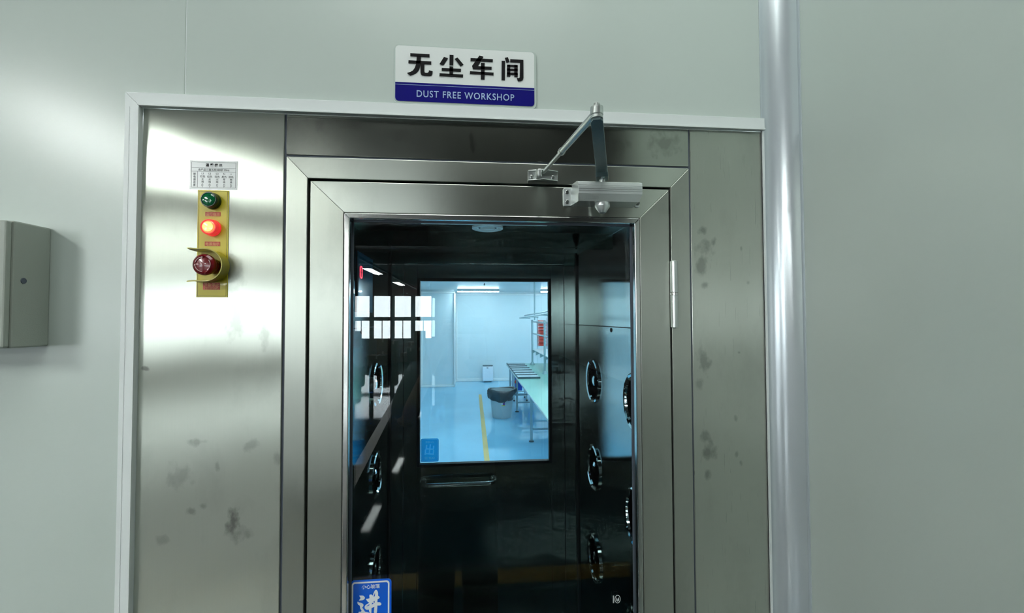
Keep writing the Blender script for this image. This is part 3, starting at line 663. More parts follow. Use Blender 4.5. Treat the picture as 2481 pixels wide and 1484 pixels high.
for (x, z) in ((.2108, 1.9800), (.2108, 1.9585), (.3725, 1.9585), (.3725, 1.980)):
    s_ = obj('screw', lathe(new(), [(.0048, .0042), (.0046, .0062), (.0030, .0072), (.0028, .0058), (.0001, .0058)], (x, 0, z), 'y', 20, sgn=-1), 'screw', DCL)
obj('pinion_cap', lathe(new(), [(.0155, 1.9515), (.0165, 1.9460), (.0160, 1.9430), (.0080, 1.9310), (.0070, 1.9300), (.0001, 1.9298)][::-1], (.2848, -.024, 0), 'z', 32), 'silver', DCL)
# embossed maker's mark on the lower chamfer
b = new(); e0 = Vector((0, -.0375, 1.9520)); e1 = Vector((0, -.0455, 1.9668)); ev = (e1 - e0); nrm_ = Vector((0, -ev.z, ev.y)).normalized()
def emb(x0, x1, v0, v1):
    q = [Vector((x0, 0, 0)) + e0 + ev * v0, Vector((x1, 0, 0)) + e0 + ev * v0, Vector((x1, 0, 0)) + e0 + ev * v1, Vector((x0, 0, 0)) + e0 + ev * v1]
    A_ = [b.verts.new(p) for p in q]; B_ = [b.verts.new(p + nrm_ * .0005) for p in q]
    b.faces.new(B_)
    for i in range(4): b.faces.new((A_[i], A_[(i + 1) % 4], B_[(i + 1) % 4], B_[i]))
for k in range(10):
    t0, t1 = 2 * PI * k / 10, 2 * PI * (k + 1) / 10
    x0, x1 = .2405 + .0052 * math.cos(t0), .2405 + .0052 * math.cos(t1)
    emb(min(x0, x1) - .0003, max(x0, x1) + .0003, .48 + .30 * math.sin((t0 + t1) / 2) - .035, .48 + .30 * math.sin((t0 + t1) / 2) + .035)
for i, x in enumerate((.2480, .2520, .2560, .2600, .2640, .2690)):
    emb(x, x + .0028, .62, .68); emb(x, x + .0028, .26, .32)
    if i in (0, 1, 4, 5): emb(x, x + .0006, .26, .68)
    if i in (1, 2, 3, 5): emb(x + .0022, x + .0028, .26, .68)
bmesh.ops.recalc_face_normals(b, faces=b.faces); obj('embossed_mark', b, 'silver', DCL)
EL = Vector((.1982, -.280, 0)); ZA = 2.0125
b = new(); base = Vector((.2848, -.024, 0)); d_ = (EL - base).normalized(); n_ = Vector((-d_.y, d_.x, 0))
st = [(-.010, .0130, ZA - .009), (.022, .0132, ZA - .009), (.030, .0125, ZA - .002), (.060, .0118, ZA), ((EL - base).length - .002, .0098, ZA), ((EL - base).length + .007, .006, ZA)]
R_ = []
for t, hw, z in st:
    c_ = base + d_ * t
    R_.append([b.verts.new((c_.x + n_.x * s * hw, c_.y + n_.y * s * hw, z + dz_)) for s, dz_ in ((-1, 0), (1, 0), (1, .0045), (-1, .0045))])
for a_, c_ in zip(R_, R_[1:]):
    for i in range(4): b.faces.new((a_[i], a_[(i + 1) % 4], c_[(i + 1) % 4], c_[i]))
b.faces.new(R_[0]); b.faces.new(R_[-1][::-1]); bmesh.ops.recalc_face_normals(b, faces=b.faces)
arm = obj('main_arm', b, 'darkmetal', DCL, bevel=.0006)
obj('arm_spindle', lathe(new(), [(.007, 1.996), (.007, ZA - .003)], (base.x, base.y, 0), 'z', 20), 'chrome', arm)
jz = ZA + .0045
obj('elbow_joint', lathe(new(), [(.0098, jz), (.0098, jz + .0028), (.0092, jz + .0034), (.0092, jz + .0052), (.0102, jz + .0062), (.0102, jz + .0170), (.0099, jz + .0174), (.0099, jz + .0188), (.0078, jz + .0198), (.0055, jz + .0200), (.0052, jz + .0245), (.003, jz + .0262), (.0001, jz + .0264)], (EL.x, EL.y, 0), 'z', 32), 'chrome', DCL)
br = Vector((.1555, -.017, 2.0190)); e2 = Vector((EL.x, EL.y, jz + .0115)); dv = (br - e2)
rd = obj('adjusting_rod', tube(new(), [e2 + dv * .03, e2 + dv * .09, e2 + dv * .1, e2 + dv * .60, e2 + dv * .605], [.0062, .0062, .0060, .0060, .0045], 20), 'chrome', DCL)
obj('lock_collar', tube(new(), [e2 + dv * .56, e2 + dv * .567, e2 + dv * .60, e2 + dv * .607], [.0062, .0074, .0074, .0062], 8), 'chrome', rd)
obj('rod_end', tube(new(), [e2 + dv * .6, br], .0042, 16), 'chrome', rd)
bb = new(); xb0, xb1 = .1235, .1900; zb0, zb1 = 2.0035, 2.0262
box(bb, xb0, xb1, -.002, 0, zb0, zb1)
for z in (zb0, zb1 - .0018):
    prism(bb, [(xb0, 0), (xb0, -.006), (.145, -.014), (.157, -.017), (.170, -.013), (xb1, -.006), (xb1, 0)], z, z + .0018, 'z')
obj('frame_bracket', bb, 'chrome', DCL, bevel=.0005)
bb = new(); prism(bb, [(.139, -.002), (.139, -.020), (.143, -.025), (.151, -.025), (.151, -.002)], zb0 + .003, zb1 - .002, 'z')
obj('bracket_clevis', bb, 'chrome', DCL, bevel=.002)
for x, m_n in ((.1315, 'screw'), (.1790, 'screw')):
    obj('screw', lathe(new(), [(.0046, .002), (.0044, .0040), (.002, .0048), (.0018, .0036), (.0001, .0036)], (x, 0, (zb0 + zb1) / 2 - .002), 'y', 16, sgn=-1), m_n, DCL)
# ------------------------------------------------------------ clean workshop beyond the cabin
CY0, CY1, CZC, CXL, CXM = .985, 10.93, 2.42, -1.27, 4.6
struct('floor', bx(CXL - .1, CXM + .1, CY0, CY1 + .1, -.05, 0), 'cleanfloor', label='glossy light blue epoxy floor of the clean workshop', cat='floor')
struct('ceiling', bx(CXL - .1, CXM + .1, CY0, CY1 + .1, CZC, CZC + .05), 'cleanceil', label='pale ceiling of the clean workshop', cat='ceiling')
struct('wall_back', bx(CXL - .1, CXM + .1, CY1, CY1 + .1, 0, CZC), 'cleanwall', label='pale blue back wall of the clean workshop', cat='wall')
struct('wall_left', bx(CXL - .1, CXL, CY0, CY1, 0, CZC), 'cleanwall', label='left wall of the clean workshop', cat='wall')
struct('wall_right', bx(CXM, CXM + .1, CY0, CY1, 0, CZC), 'cleanwall', label='right wall of the clean workshop', cat='wall')
b = new(); box(b, CXL - .1, FF0 - .06, CY0 - .01, CY0, 0, CZC); box(b, .46, CXM, CY0 - .01, CY0, 0, CZC); box(b, FF0 - .06, .46, CY0 - .01, CY0, 1.995, CZC)
struct('wall_front', b, 'cleanwall', label='clean workshop wall around the far cabin door', cat='wall')
PX, PY = -.455, 10.03
struct('wall_pillar', bx(CXL, PX, PY, CY1, 0, CZC), 'cleanwall', label='boxed pillar in the left corner of the clean workshop', cat='wall')
def coved(x0, y0, x1, y1, z, s):  # small box coving
    return bx(min(x0, x1), max(x0, x1), min(y0, y1), max(y0, y1), z, z + s)
tr = new(); h_ = .055
box(tr, PX, CXM, CY1 - .03, CY1, 0, h_ + .02); box(tr, CXL, PX + .03, PY - .03, PY, 0, h_); box(tr, PX, PX + .03, PY, CY1, 0, h_)
struct('baseboard_back', tr, 'cleantrim', bevel=.01, label='white cove skirting along the back of the clean workshop', cat='baseboard')
tr = new(); zt_ = 2.325
box(tr, PX, CXM, CY1 - .03, CY1, zt_, zt_ + .05); box(tr, CXL, PX + .03, PY - .03, PY, zt_, zt_ + .05)
struct('trim_5', tr, 'cleantrim', bevel=.01, label='white cornice along the back of the clean workshop', cat='trim')
tr = new(); box(tr, PX, PX + .045, PY - .045, PY, h_, zt_); box(tr, PX + .02, PX + .06, CY1 - .04, CY1, h_, zt_); box(tr, CXL, CXL + .05, PY - .05, PY, h_, zt_)
struct('trim_6', tr, 'cleantrim', bevel=.012, label='white upright corner trims of the pillar', cat='trim')
tag(recenter(obj('floor_marking', bx(.145, .210, 1.3, 8.85, 0, .0015), 'floorline')), 'yellow line taped along the light blue workshop floor', 'floor marking')
def ctube(x0, x1, y, z, label, group=None, yw=.10):
    t = thing('ceiling_light', label, 'ceiling light', ((x0 + x1) / 2, y, z), group)
    obj('housing', bx(x0, x1, y - yw / 2, y + yw / 2, z + .02, CZC), 'fixture', t)
    d = obj('diffuser', bx(x0 + .01, x1 - .01, y - yw / 2 + .01, y + yw / 2 - .01, z, z + .02), 'cleantube', t)
    return t
ctube(-.36, .665, 9.75, 2.345, 'long white tube light just left of centre near the back wall')
ctube(1.70, 2.72, 9.75, 2.345, 'white tube light at the right edge near the back wall')
for k, y in enumerate((6.2, 4.0, 1.9)):
    for x in (.15, 1.7, 3.3): ctube(x, x + 1.02, y, 2.345, 'tube light on the clean workshop ceiling nearer the cabin', 'nearer clean workshop tubes')
# air purifier
AP = thing('air_purifier', 'small white air purifier with a dark top against the back wall', 'air purifier', (.415, 10.75, 0))
obj('cabinet', bx(.275, .560, 10.66, 10.86, .03, .425), 'purifier', AP, bevel=.03, seg=4)
obj('top_vent', bx(.283, .552, 10.675, 10.85, .4255, .445), 'traydark', AP, bevel=.006)
obj('badge', bx(.385, .43, 10.657, 10.66, .375, .392), 'traydark', AP)
obj('foot', bx(.32, .515, 10.68, 10.84, 0, .03), 'traydark', AP)
# trash can
cxx, cyy = .512, 6.60
TC = thing('trash_can', 'round white bucket lined with a black bin bag', 'trash can', (cxx, cyy, 0))
b = lathe(new(), [(.150, .006), (.158, 0), (.163, .01), (.170, .06), (.208, .455), (.214, .47), (.204, .47), (.165, .06), (.0001, .03)], (cxx, cyy, 0), 'z', 48)
obj('bucket', b, 'can', TC)
b = new(); rings = []; N = 60
prof = [(.196, .30), (.203, .42), (.212, .482), (.232, .486), (.245, .46), (.243, .415), (.237, .375), (.232, .345)]
for k, (r, z) in enumerate(prof):
    ring_ = []
    for i in range(N):
        a = 2 * PI * i / N
        wv = .010 * math.sin(7 * a + k) + .006 * math.sin(17 * a + 2 * k) + .006 * math.sin(29 * a)
        sag = (max(0, math.cos(a - 3.9)) * .045 + .018 * math.sin(3 * a) + .03 * (math.cos(a - 4.0) < -.4)) * max(0, (k - 3)) / 4.0
        drop = -sag + (.055 * max(0, math.cos(a - .2)) * max(0, k - 3) / 4)
        rr_ = r + wv * (.3 if k < 3 else 1) + (.02 * max(0, math.cos(a - .1)) if k in (3, 4, 5) else 0)
        ring_.append(b.verts.new((cxx + rr_ * math.cos(a), cyy + rr_ * math.sin(a), z + drop + (.012 * math.sin(2 * a + 1) if k > 1 else 0))))
    rings.append(ring_)
for k in range(len(prof) - 1):
    for i in range(N): b.faces.new((rings[k][i], rings[k][(i + 1) % N], rings[k + 1][(i + 1) % N], rings[k + 1][i]))
bmesh.ops.recalc_face_normals(b, faces=b.faces); obj('bin_bag', b, 'bag', TC, smooth=True)
b = new()
for i in range(6):
    a0, a1 = -PI / 2 - .09 + .05 * i, -PI / 2 - .09 + .05 * (i + 1); 
    for (z0, z1, mi) in ((.275, .315, 0), (.235, .275, 1 if 1 < i < 5 else 0), (.222, .235, 2)):
        r0 = .1875 + (z0 - .2) * .09; r1 = .1875 + (z1 - .2) * .09
        f = b.faces.new([b.verts.new(p) for p in ((cxx + r0 * math.cos(a0), cyy + r0 * math.sin(a0), z0), (cxx + r0 * math.cos(a1), cyy + r0 * math.sin(a1), z0), (cxx + r1 * math.cos(a1), cyy + r1 * math.sin(a1), z1), (cxx + r1 * math.cos(a0), cyy + r1 * math.sin(a0), z1))])
        f.material_index = mi if (mi != 0 or i < 4) else 1
o = obj('bucket_label', b, ['white', 'purple', 'yellow'], TC); o.modifiers.new('s', 'SOLIDIFY').thickness = .001
# workbench
TX0, TX1, TY0, TY1, TZ = .690, 1.72, 1.75, 7.90, .780
WB = thing('workbench', 'long pipe-frame workbench with a green mat top and rack in the clean workshop', 'workbench', (1.2, 4.8, 0))
obj('bench_top', bx(TX0 + .004, TX1 - .004, TY0 + .004, TY1 - .004, TZ - .003, TZ), 'benchtop', WB)
obj('bench_edge', bx(TX0, TX1, TY0, TY1, TZ - .028, TZ - .0035), 'benchedge', WB, bevel=.003)
for y in (2.95, 5.05, 6.97, 7.82):
    for x in (.815 if y < 7.5 else .765, 1.62):
        l_ = obj('leg', tube(new(), [(x, y, .02), (x, y, TZ - .03)], .018, 14), 'tubegrey', WB)
        obj('foot', lathe(new(), [(.035, 0), (.035, .012), (.015, .02)], (x, y, 0), 'z', 20), 'traydark', l_)
    obj('crossbar', tube(new(), [(.82, y, .17), (1.62, y, .17)], .014, 12), 'tubegrey', WB)
    obj('crossbar', tube(new(), [(.82, y, .60), (1.62, y, .60)], .014, 12), 'tubegrey', WB)
obj('crossbar', tube(new(), [(1.62, 2.95, .17), (1.62, 7.82, .17)], .014, 12), 'tubegrey', WB)
BR = thing('bench_rack', 'grey pipe rack with a shelf and lamp rail standing on the green workbench', 'rack', (1.2, 6.2, TZ))
for y in (6.20, 7.70, 4.6):
    p_ = obj('rack_post', tube(new(), [(1.20, y, TZ), (1.20, y, 1.665)], .019, 14), 'tubegrey', BR)
    obj('post_flange', lathe(new(), [(.05, TZ), (.045, TZ + .012), (.022, TZ + .05)], (1.20, y, 0), 'z', 20), 'tubegrey', p_)
for z in (1.63, 1.40): obj('rack_bar', tube(new(), [(1.20, 4.6, z), (1.20, 7.72, z)], .014, 12), 'tubegrey', BR)
obj('rack_shelf', bx(1.205, 1.50, 4.6, 7.75, 1.07, 1.085), 'benchedge', BR, bevel=.002)
for y in (6.2, 6.7, 7.2, 7.68):
    obj('shelf_bracket', prism(new(), [(1.2, 1.07), (1.36, 1.07), (1.2, 1.0)], y, y + .03), 'tubegrey', BR)
rail = new()
for dx, dz_ in ((0, 0), (.10, .05)): tube(rail, [(.985 + dx, 8.0, 1.705 + dz_), (1.10 + dx, 4.6, 1.78 + dz_)], .012, 10)
for t in (0, .33, .66, 1): tube(rail, [(.985 + .115 * t, 8 - 3.4 * t, 1.705 + .075 * t), (1.20, 8 - 3.4 * t, 1.70 + .06 * t)], .010, 8)
obj('lamp_rail', rail, 'tubegrey', BR)
for k in range(7):
    y0_ = 5.64 + k * .318
    t = thing('parts_tray', 'long grey parts tray lying flat on the left edge of the workbench', 'tray', (.87, y0_ + .15, TZ), 'grey trays in a row on the workbench')
    obj('tray', bx(.700, 1.035, y0_ + .012, y0_ + .300, TZ, TZ + .018), 'tray', t, bevel=.003)
    obj('dark_rim', join([bx(.698, 1.037, y0_ + .004, y0_ + .0118, TZ, TZ + .028), bx(.694, .6995, y0_ + .004, y0_ + .300, TZ, TZ + .024)]), 'traydark', t)
# stool-like trolley with blue crates
TR = thing('trolley', 'white pipe trolley standing under the workbench behind the trash can', 'trolley', (1.1, 8.2, 0))
b = new()
for x in (.86, 1.12, 1.30):
    for y in (7.98, 8.35):
        obj('leg', tube(new(), [(x, y, .03), (x, y, .60)], .016, 12), 'benchedge', TR)
        lathe(b, [(.02, 0), (.022, .03), (.012, .035)], (x, y, 0), 'z', 12)
obj('castors', b, 'traydark', TR)
obj('rails', join([tube(new(), [(.86, 7.98, z), (1.30, 7.98, z)], .012, 10) for z in (.12, .2, .56)] + [tube(new(), [(.86, y, .56), (.86, 8.35, .56)], .012, 10) for y in (7.98,)]), 'benchedge', TR)
for k, x in enumerate((.89, 1.142)):
    t = thing('storage_crate', ('left' if k == 0 else 'right') + ' blue plastic crate carried on the trolley under the workbench', 'crate', (x + .09, 8.16, .135), 'blue crates on the trolley')
    obj('bin', bx(x, x + .14, 8.0, 8.33, .215, .50), 'crateblue', t, bevel=.008)
    obj('rim', bx(x - .004, x + .142, 7.995, 8.336, .485, .505), 'crateblue', t, bevel=.003)
tag(recenter(obj('wall_bin', bx(.87, 1.02, 8.02, 8.2, .57, .74), 'white', bevel=.01)), 'white box sitting on the trolley below the bench top', 'box')
tag(recenter(obj('red_rag', join([bx(.835, .90, 7.60, 7.70, .42, .455), bx(.85, .88, 7.62, 7.68, .455, .475)]), 'redpart', bevel=.012)), 'small red cloth hanging on the trolley corner by the trash can', 'cloth')
# red bins stacked on a rack behind the bench
RK = thing('bin_rack', 'white bin rack standing right of the bench near the back wall', 'rack', (1.85, 8.9, 0))
for x in (1.50, 1.72, 1.96):
    obj('post', bx(x - .012, x + .012, 8.98, 9.0, 0, 1.72), 'benchedge', RK)
obj('rack_shelf', bx(1.50, 2.0, 8.78, 9.0, 1.06, 1.075), 'benchedge', RK)
for c in range(2):
    for k in range(8):
        x = 1.51 + .23 * c
        t = tag(obj('parts_bin', prism(new(), [(8.80, 1.077 + k * .073), (8.97, 1.077 + k * .073), (8.97, 1.142 + k * .073), (8.86, 1.142 + k * .073), (8.78, 1.118 + k * .073)], x, x + .16, 'x'), 'redpart', bevel=.004),
                ('red open-front parts bin in the left stack of the rack' if c == 0 else 'red open-front parts bin in the right stack of the rack'), 'bin', 'red bins, left stack' if c == 0 else 'red bins, right stack')
        recenter(t)
tag(recenter(obj('conduit_pipe', tube(new(), [(1.25, 7.7, 1.66), (1.25, 7.7, CZC)], .014, 12), 'tubegrey')), 'thin grey pipe dropping from the workshop ceiling to the bench rack', 'pipe')
tag(recenter(obj('sprinkler_head', lathe(new(), [(.008, CZC - .05), (.02, CZC - .04), (.008, CZC - .03), (.008, CZC)], (.25, 7.9, 0), 'z', 12), 'traydark')), 'tiny dark sprinkler under the clean workshop ceiling', 'sprinkler')
# ------------------------------------------------------------ hall behind the camera
struct('floor', bx(WX - .1, 4.1, WY - .1, -1.99, -.05, 0), 'floor', label='glossy grey epoxy floor of the hall', cat='floor')
struct('floor', bx(WX - .1, 4.1, -1.99, 0, -.05, 0), 'floorblue', label='blue epoxy strip of floor in front of the air shower', cat='floor')
struct('ceiling', bx(WX - .1, 4.1, WY - .1, .09, HH, HH + .1), 'ceil', label='dark concrete ceiling of the hall', cat='ceiling')
for k, y in enumerate((-3.2, -7.2, -11.2, -15.2)):
    struct('ceiling_beam', bx(WX, 4.0, y - .15, y + .15, HH - .42, HH), 'beam', label='dark beam under the hall ceiling', cat='beam')
tag(recenter(obj('floor_marking', bx(WX, 3.9, -2.0, -1.83, 0, .0015), 'lineyel')), 'yellow line across the hall floor in front of the air shower', 'floor marking')
tag(recenter(obj('floor_marking', prism(new(), [(-2.15, -15.0), (-2.02, -15.0), (-1.14, -3.0), (-1.27, -3.0)], 0, .0015, 'z'), 'linegrey')), 'long pale stripe running away across the grey hall floor', 'floor marking')
def wallwin(cols, fixed, along, z0s, name, xr, lab):
    """wall with window openings; along = 'x' or 'y'"""
    b = new(); lo, hi = xr
    def bxx(a, c, z0, z1):
        if c - a < 1e-4: return
        if along == 'x': box(b, a, c, fixed - .1, fixed, z0, z1)
        else: box(b, fixed - .1, fixed, a, c, z0, z1)
    (s0, s1), (u0, u1) = z0s
    bxx(lo, hi, 0, s0); bxx(lo, hi, u1, HH); bxx(cols[0][0], cols[-1][1], s1, u0)
    bxx(lo, cols[0][0], s0, u1); bxx(cols[-1][1], hi, s0, u1)
    for (a, c), (d, e) in zip(cols, cols[1:]): bxx(c, d, s0, u1)
    struct(name, b, 'concrete', label=lab, cat='wall')
colsx = [(x, x + WW) for x in WCOLS]
wallwin(colsx, WY, 'x', WZ, 'wall_back', (WX, 4.0), 'far window wall of the hall')
colsy = sorted([(y - 1.5, y) for y in SIDE])
wallwin(colsy, WX, 'y', WZ, 'wall_left', (WY, 0), 'left window wall of the hall')
wn = 0
def win(u0, u1, fixed, along, lab):
    global wn
    wn += 1
    cu = (u0 + u1) / 2
    W_ = thing('window_%d' % wn, lab, 'window', ((cu, fixed - .05, WZ[0][0]) if along == 'x' else (fixed - .05, cu, WZ[0][0])), kind='structure')
    f = new()
    def q(a, c, z0, z1):
        if along == 'x': box(f, a, c, fixed - .07, fixed - .03, z0, z1)
        else: box(f, fixed - .07, fixed - .03, a, c, z0, z1)
    for z0, z1 in WZ:
        q(u0, u0 + .03, z0, z1); q(u1 - .03, u1, z0, z1); q(u0 + .03, u1 - .03, z0, z0 + .03); q(u0 + .03, u1 - .03, z1 - .03, z1)
    q(cu - .015, cu + .015, WZ[0][0] + .03, WZ[0][1] - .03)
    obj('window_frame', f, 'winframe', W_)
    for z0, z1 in WZ:
        g = bx(u0 + .02, u1 - .02, fixed - .052, fixed - .048, z0 + .02, z1 - .02) if along == 'x' else bx(fixed - .052, fixed - .048, u0 + .02, u1 - .02, z0 + .02, z1 - .02)
        obj('pane', g, 'winglass', W_)
for i, (a, c) in enumerate(colsx): win(a, c, WY, 'x', 'tall two-part window in the far wall of the hall')
for i, (a, c) in enumerate(colsy): win(a, c, WX, 'y', 'tall two-part window in the left wall of the hall')
def hall_light(x, y0, y1, z, lab, grp=None, tm='tube'):
    t = thing('ceiling_light', lab, 'ceiling light', (x, (y0 + y1) / 2, z), grp)
    obj('housing', bx(x - .10, x + .10, y0, y1, z + .02, z + .07), 'fixture', t, bevel=.006)
    obj('tube', tube(new(), [(x, y0 + .03, z + .004), (x, y1 - .03, z + .004)], .016, 10), tm, t)
    obj('reflector', bx(x - .09, x + .09, y0 + .01, y1 - .01, z + .010, z + .0195), tm, t)
    obj('suspension', join([bx(x - .004, x + .004, y - .004, y + .004, z + .07, HH) for y in (y0 + .2, y1 - .2)]), 'beam', t)
    return t
for k, y in enumerate((-1.45, -5.0, -8.55, -12.1)):
    hall_light(-2.25, y - 1.25, y, 2.76, ('tube light in the hall nearest the air shower', 'second tube light of the hall row', 'bright tube light mirrored beside the red digit', 'smaller bright tube light mirrored right of the red digit')[k], None, 'tube' if k < 2 else 'tube_far')
for k, y in enumerate((-1.45, -5.0, -8.55, -12.1)):
    for x in (-4.9, -7.5): hall_light(x, y - 1.25, y, 2.76, 'added unseen tube light in the rows nearer the hall windows', 'added tube lights nearer the windows', 'tube' if k < 2 else 'tube_far')  # extra rows out of view, added to help light the front wall
PL = thing('ceiling_light', 'added square panel light, unseen, high above the photographer', 'ceiling light', (-.1, -1.15, 3.80))  # unseen panel, added to brighten the front wall from above
obj('housing', bx(-.85, .65, -1.90, -.40, 3.83, HH), 'fixture', PL, bevel=.01)
obj('diffuser', bx(-.82, .62, -1.87, -.43, 3.80, 3.83), 'panel', PL)
tag(recenter(obj('cable_tray', bx(-2.5, -2.42, WY, -.5, 3.0, 3.06), 'beam')), 'dark cable tray along the hall lights', 'cable tray')
def cartons(lst):
    for (x0, x1, yb, dep, hs, z, mk, lab) in lst:
        t = thing('carton', lab, 'box', ((x0 + x1) / 2, -yb - dep / 2, z))
        obj('box', bx(x0, x1, -yb - dep, -yb, z, z + hs), mk, t, bevel=.006)
        obj('packing_tape', bx((x0 + x1) / 2 - .03, (x0 + x1) / 2 + .03, -yb - dep - .001, -yb + .001, z + hs - .12, z + hs + .001), 'tape', t)
        obj('packing_tape', bx(x0 + .02, x1 - .02, -yb - dep * .5 - .03, -yb - dep * .5 + .03, z + hs, z + hs + .0012), 'tape', t)
cartons([(-3.78, -3.12, 15.2, .6, .36, 0, 'carton', 'low wide brown carton on the hall floor, front left of the heap'),
 (-3.60, -3.16, 15.95, .5, .46, 0, 'carton', 'lower brown carton of the tall pair behind the wide one'), (-3.60, -3.16, 15.95, .5, .46, .465, 'carton', 'upper brown carton of the tall pair behind the wide one'),
 (-3.10, -2.86, 15.9, .5, .85, 0, 'cartond', 'narrow dark carton standing upright'),
 (-2.82, -2.52, 16.5, .5, .34, 0, 'carton', 'small brown carton on the hall floor in the middle'),
 (-2.50, -2.22, 16.1, .5, .56, 0, 'cartond', 'dark carton under a smaller one'), (-2.44, -2.22, 16.1, .4, .22, .565, 'carton', 'small carton on top of the dark carton'),
 (-2.18, -1.75, 15.6, .6, .62, 0, 'cartond', 'lower big dark carton at the right of the heap'), (-2.16, -1.8, 15.6, .6, .60, .625, 'cartond', 'upper big dark carton at the right of the heap'),
 (-4.50, -3.85, 14.6, .6, .70, 0, 'carton', 'lower carton of the stack at the left end'), (-4.45, -3.95, 14.6, .5, .55, .705, 'carton', 'upper carton of the stack at the left end')])
struct('column', bx(-5.6, -5.05, -12.0, -11.4, 0, HH), 'concrete', label='concrete column in the hall', cat='column')
# ------------------------------------------------------------ the photographer
PC = Vector((-.07, -1.27, 0))
def skin(name, joints, edges, m, parent, root=0, sub=2, flat=1.0):
    me = bpy.data.meshes.new(name); off = wloc(parent) if parent is not None else Vector((0, 0, 0))
    me.from_pydata([Vector(j[:3]) - off for j in joints], edges, []); o = bpy.data.objects.new(name, me); COL.objects.link(o)
    me.materials.append(M[m]); s = o.modifiers.new('skin', 'SKIN'); s.use_smooth_shade = True
    for i, j in enumerate(joints):
        v = me.skin_vertices[0].data[i]; r = j[3]; v.radius = r if isinstance(r, tuple) else (r, r); v.use_root = (i == root)
    if sub: o.modifiers.new('sub', 'SUBSURF').levels = sub; o.modifiers['sub'].render_levels = sub
    if parent is not None: o.parent = parent
    return o
x0, y0 = PC.x, PC.y
lh, rh = (-.105, -1.005, 1.665), (.100, -1.005, 1.665)     # hands at the two ends of the phone
J = [(x0, y0, .92, (.15, .10)), (x0, y0, 1.10, (.13, .10)), (x0, y0, 1.30, (.16, .11)), (x0, y0 - .005, 1.42, (.11, .09)), (x0, y0, 1.47, (.055, .055)), (x0, y0 + .015, 1.54, (.055, .06)),
     (x0 - .19, y0, 1.41, .055), (x0 - .27, y0 + .06, 1.17, .042), (-.150, -1.045, 1.565, .030), (-.120, -1.020, 1.63, (.022, .032)),
     (x0 + .19, y0, 1.41, .055), (x0 + .26, y0 + .06, 1.18, .042), (.140, -1.045, 1.565, .030), (.112, -1.020, 1.63, (.022, .032)),
     (x0 - .09, y0, .82, .09), (x0 - .11, y0, .48, .065), (x0 - .12, y0 - .02, .10, .042), (x0 - .125, y0 + .10, .045, .035),
     (x0 + .09, y0, .82, .09), (x0 + .11, y0, .48, .065), (x0 + .12, y0 - .02, .10, .042), (x0 + .125, y0 + .10, .045, .035),
     (x0, y0 + .02, 1.60, (.072, .085)), (x0, y0 + .015, 1.67, (.076, .092)), (x0, y0, 1.72, (.060, .075))]
fing = []
base_n = len(J)
for hnd, s in (((-.120, -1.020, 1.63), 1), ((.112, -1.020, 1.63), -1)):
    pass
E = [(0, 1), (1, 2), (2, 3), (3, 4), (4, 5), (3, 6), (6, 7), (7, 8), (8, 9), (3, 10), (10, 11), (11, 12), (12, 13), (0, 14), (14, 15), (15, 16), (16, 17), (0, 18), (18, 19), (19, 20), (20, 21), (5, 22), (22, 23), (23, 24)]
for wi, s in ((9, 1), (13, -1)):
    hx, hy, hz = J[wi][:3]
    for k in range(4):
        a = len(J); zz_ = hz + .004 + .017 * k
        ln_ = (.020, .024, .022, .016)[k]
        J += [(hx - s * .006, hy + .012, zz_, .0088), (hx - s * .004, hy + .034, zz_ + .004, .0082), (hx + s * .014, hy + .050, zz_ + .006, .0075), (hx + s * (.018 + ln_ * .5), hy + .0505, zz_ + .006, .0066)]
        E += [(wi, a), (a, a + 1), (a + 1, a + 2), (a + 2, a + 3)]
    a = len(J)
    J += [(hx + s * .004, hy - .010, hz - .002, .0105), (hx + s * .022, hy + .006, hz + .010, .0095), (hx + s * .044, hy + .012, hz + .020, .0080)]
    E += [(wi, a), (a, a + 1), (a + 1, a + 2)]
PS = thing('person', 'photographer in dark shirt and black trousers mirrored in the glass door, holding up a phone', 'person', (x0, y0, 0))
skin('body', J, E, 'skin', PS)
skin('shirt', [(x0, y0, .745, (.215, .145)), (x0, y0, .80, (.212, .140)), (x0, y0, 1.00, (.200, .13)), (x0, y0, 1.25, (.205, .13)), (x0, y0, 1.40, (.17, .125)), (x0, y0, 1.47, (.095, .085)),
     (x0 - .20, y0, 1.42, .085), (x0 - .262, y0 + .035, 1.25, .082), (x0 - .272, y0 + .055, 1.19, .074), (x0 + .20, y0, 1.42, .085), (x0 + .255, y0 + .035, 1.25, .082), (x0 + .262, y0 + .055, 1.19, .074)],
     [(0, 1), (1, 2), (2, 3), (3, 4), (4, 5), (4, 6), (6, 7), (7, 8), (4, 9), (9, 10), (10, 11)], 'shirt', PS, root=3)
skin('trousers', [(x0, y0, .86, (.17, .125)), (x0, y0, .76, (.185, .13)), (x0 - .095, y0, .62, (.115, .125)), (x0 - .108, y0, .42, (.092, .10)), (x0 - .118, y0, .12, (.085, .095)), (x0 - .12, y0, .055, (.084, .095)),
     (x0 + .095, y0, .62, (.115, .125)), (x0 + .108, y0, .42, (.092, .10)), (x0 + .118, y0, .12, (.085, .095)), (x0 + .12, y0, .055, (.084, .095))],
     [(0, 1), (1, 2), (2, 3), (3, 4), (4, 5), (1, 6), (6, 7), (7, 8), (8, 9)], 'trousers', PS)
hb = new(); nr, ns = 14, 28                                  # short hair: a cap over the skull, longer at the back
rings_ = []
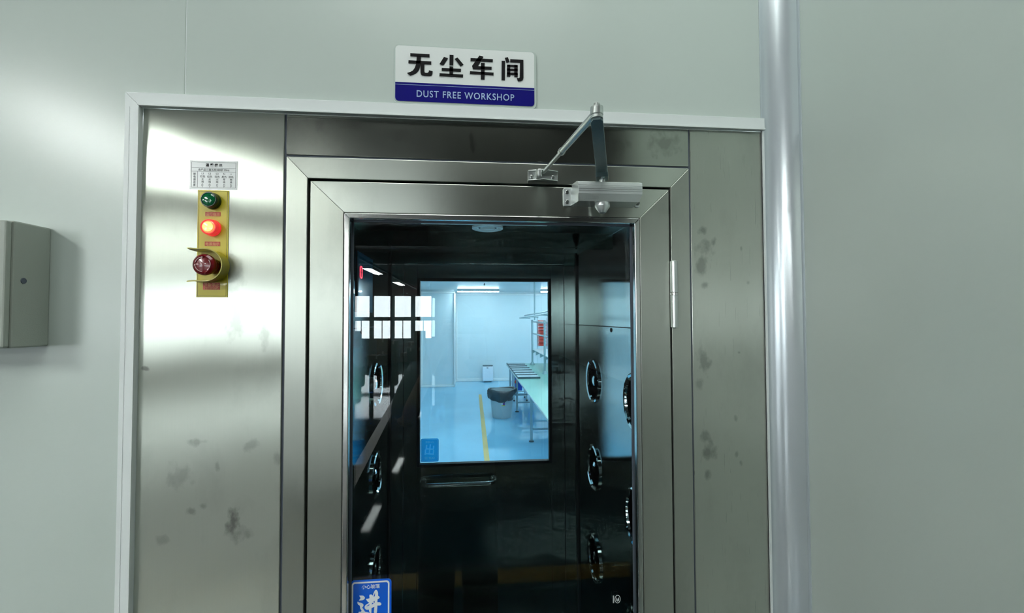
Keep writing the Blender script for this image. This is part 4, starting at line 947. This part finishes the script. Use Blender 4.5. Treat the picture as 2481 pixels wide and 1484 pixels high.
for i in range(nr + 1):
    th = PI * .62 * i / nr; rg = []
    for k in range(ns):
        a = 2 * PI * k / ns; back = max(0, -math.sin(a)); t2 = th * (.72 + .40 * back + .10 * abs(math.cos(a)))
        wob_ = 1 + .02 * math.sin(9 * a + 3 * i)
        rg.append(hb.verts.new((x0 + .088 * wob_ * math.sin(t2) * math.cos(a), y0 + .006 + .108 * wob_ * math.sin(t2) * math.sin(a), 1.668 + .118 * math.cos(t2))))
    rings_.append(rg)
for i in range(nr):
    for k in range(ns): hb.faces.new((rings_[i][k], rings_[i][(k + 1) % ns], rings_[i + 1][(k + 1) % ns], rings_[i + 1][k]))
bmesh.ops.remove_doubles(hb, verts=hb.verts, dist=1e-5); bmesh.ops.recalc_face_normals(hb, faces=hb.faces)
ho = obj('hair', hb, 'hair', PS, smooth=True); ho.modifiers.new('solid', 'SOLIDIFY').thickness = .006
fb = new()                                                   # face: eyes, nose, lips, ears
for s in (-1, 1): lathe(fb, [(.0001, .014), (.009, .010), (.012, 0)], (x0 + s * .031, y0 + .083, 1.642), 'y', 14)
obj('eyes', fb, 'white', PS, smooth=True)
fb = new()
for s in (-1, 1): lathe(fb, [(.0001, .0155), (.0045, .0145)], (x0 + s * .031, y0 + .083, 1.642), 'y', 12)
obj('irises', fb, 'black', PS)
fb = new(); prism(fb, [(y0 + .085, 1.645), (y0 + .122, 1.606), (y0 + .088, 1.598)], x0 - .012, x0 + .012, 'x'); obj('nose', fb, 'skin', PS, bevel=.006, seg=3)
M['lips'] = mat('lips', (.38, .13, .11), .5)
fb = new(); box(fb, x0 - .024, x0 + .024, y0 + .085, y0 + .103, 1.572, 1.584); obj('lips', fb, 'lips', PS, bevel=.005, seg=3)
for s in (-1, 1):
    fb = new(); prism(fb, rrect(y0 - .018, y0 + .014, 1.60, 1.66, .013), *sorted((x0 + s * .072, x0 + s * .088)), 'x'); obj('ear', fb, 'skin', PS, bevel=.004)
    obj('shoe', join([bx(x0 + s * .12 - .048, x0 + s * .12 + .048, y0 - .09, y0 + .185, .0, .085)]), 'shoe', PS, bevel=.035, seg=4)
PH = thing('smartphone', 'black phone held up sideways by the photographer', 'phone', (0, -.962, 1.64))
obj('case', prism(new(), rrect(-.082, .078, 1.630, 1.706, .012), -.966, -.958), 'phone', PH, bevel=.002)
obj('screen', prism(new(), rrect(-.078, .074, 1.634, 1.702, .010), -.9666, -.9661), 'black', PH)
